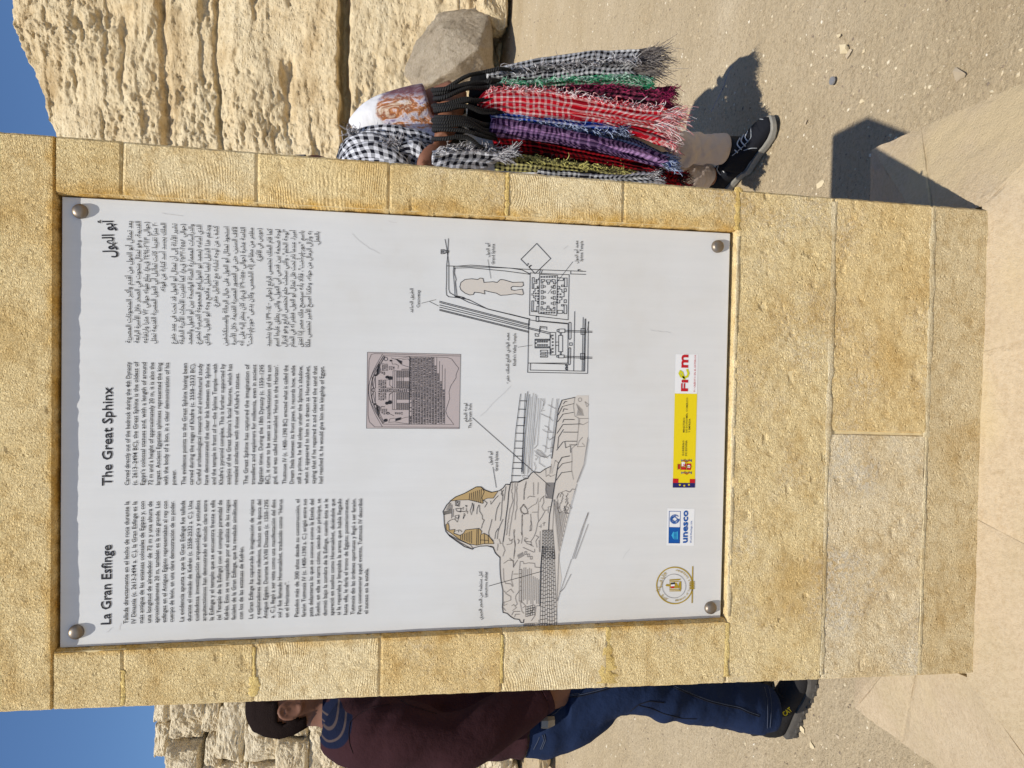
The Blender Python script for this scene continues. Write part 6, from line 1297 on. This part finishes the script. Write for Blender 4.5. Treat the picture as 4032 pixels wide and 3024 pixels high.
NP = [([(1352, 640, -.12), (1385, 580, -.16), (1450, 560, -.19), (1540, 590, -.20), (1620, 640, -.19), (1680, 700, -.17)], [.022, .028, .030, .030, .028, .02]),
      ([(1348, 660, -.12), (1400, 610, -.19), (1470, 595, -.225), (1550, 625, -.23), (1630, 680, -.21)], [.02, .027, .03, .028, .02]),
      ([(1375, 565, -.06), (1430, 538, -.12), (1520, 528, -.165), (1620, 540, -.185), (1705, 552, -.20)], [.02, .028, .030, .026, .014]),
      ([(1390, 560, -.10), (1450, 545, -.17), (1540, 555, -.195), (1630, 575, -.205), (1690, 585, -.21)], [.02, .026, .028, .024, .012]),
      ([(1360, 690, -.12), (1420, 650, -.18), (1520, 660, -.22), (1620, 700, -.21), (1720, 740, -.19)], [.03, .035, .036, .035, .025]),
      ([(1375, 575, .05), (1360, 640, .08), (1360, 740, .08), (1380, 800, .03)], [.03, .036, .036, .03]), ([(1370, 590, -.02), (1356, 650, .02), (1362, 740, .02), (1390, 800, -.03)], [.026, .03, .03, .026]),
      ([(1420, 590, -.17), (1500, 575, -.215), (1580, 600, -.22), (1650, 640, -.21)], [.016, .02, .02, .012]), ([(1560, 600, -.22), (1620, 580, -.235), (1665, 600, -.24), (1700, 640, -.23)], [.014, .022, .022, .012])]
for path, r_ in NP:
    q = tube([vp(*p) for p in path], r_, 20, 46, 0.8); vv = np.array(q[0]); nn = 0.008 * fbm(vv[:, 0] * 30, vv[:, 1] * 30, vv[:, 2] * 30, o=3, seed=61); vv[:, 1] += nn; vv[:, 2] += nn; ns.append(([Vector(v) for v in vv], q[1], q[2]))
vs_, fs_, uv_ = vstack(ns); nsc = mesh('neck_scarf', vs_, fs_, G['bw2'], ven, True, uv_)
st_ = [vp(1385 + random.uniform(-10, 14), 520 + random.uniform(-8, 20), -.15) for _ in range(70)] + [vp(1545 + random.uniform(-24, 24), 572 + random.uniform(-10, 10), -.235) for _ in range(40)]
q = strands(st_, [(random.uniform(-.5, 1), -.4, random.uniform(-1, .7)) for _ in st_], 0.03, .6, .0014, 99); tag(mesh('neck_fringe', q[0], q[1], FM['bw'], nsc), kind='stuff')
# black cords over the forearm
t = NT('black_cord'); uv = t.coord('UV'); t.rough(0.75, 0.3); sp = t.n('SeparateXYZ'); t.l(uv, sp.inputs[0])
tw_ = t.math('SINE', t.math('ADD', t.math('MULTIPLY', sp.outputs[1], 900.0), t.math('MULTIPLY', sp.outputs[0], 320.0))); t.color(t.mix(t.math('MULTIPLY_ADD', tw_, 0.5, 0.5), (0.006, 0.006, 0.007), (0.016, 0.016, 0.017))); t.bump(tw_, 0.0012, 1.0); M['cord'] = t.m
nc = 14
for k in range(nc):
    f_ = k / (nc - 1); Ya = 352 + 185 * f_ ** 1.2 + random.uniform(-22, 22); Yb = 292 + 300 * f_ + random.uniform(-26, 26); Xb = 1945 + random.uniform(-25, 35); r_ = random.uniform(.0058, .0072); ya = 2.37 - 0.085 * f_
    p = [at_y(1830, Ya + 10, ya + .14), at_y(1745, Ya + 8, ya + .07), at_y(1708 + random.uniform(-4, 10), Ya, ya), at_y(1752, Ya + (Yb - Ya) * .05 - 4, ya - random.uniform(.028, .05)), at_y(1835, Ya + (Yb - Ya) * .42 - 14 + random.uniform(-14, 10), ya - .03), at_y(1900, Ya + (Yb - Ya) * .82 + random.uniform(-6, 6), ya - .005), at_y(Xb, Yb, 2.355), at_y(Xb + 40, Yb + 4, 2.40)]
    q = tube(p, r_, 10, 60); tag(mesh('rope_cord', q[0], q[1], M['cord'], None, True, q[2]), 'black rope loop slung over the forearm of the scarf seller', 'cord', 'black rope loops over the forearm')
# a loose thread and a bottle top on the sand
q = tube([at_z(2800, 440, .004), at_z(2845, 350, .004), at_z(2862, 300, .005), at_z(2880, 262, .004)], .0011, 5, 30); tag(mesh('loose_thread', q[0], q[1], plain('pale_thread', (0.30, 0.30, 0.42), 0.9)), 'thin pale thread lying in the shadow of the scarf seller', 'thread')
p = at_z(3279, 318, .004); cv, cf2 = loft([(p, Vector((.013, 0, 0)), Vector((0, .013, 0))), (p + Vector((0, 0, .005)), Vector((.012, 0, 0)), Vector((0, .012, 0)))], 16)
tag(mesh('bottle_top', cv, cf2, plain('tin', (0.35, 0.36, 0.38), 0.4, 0.6)), 'small round grey bottle top on the sand', 'bottle top')
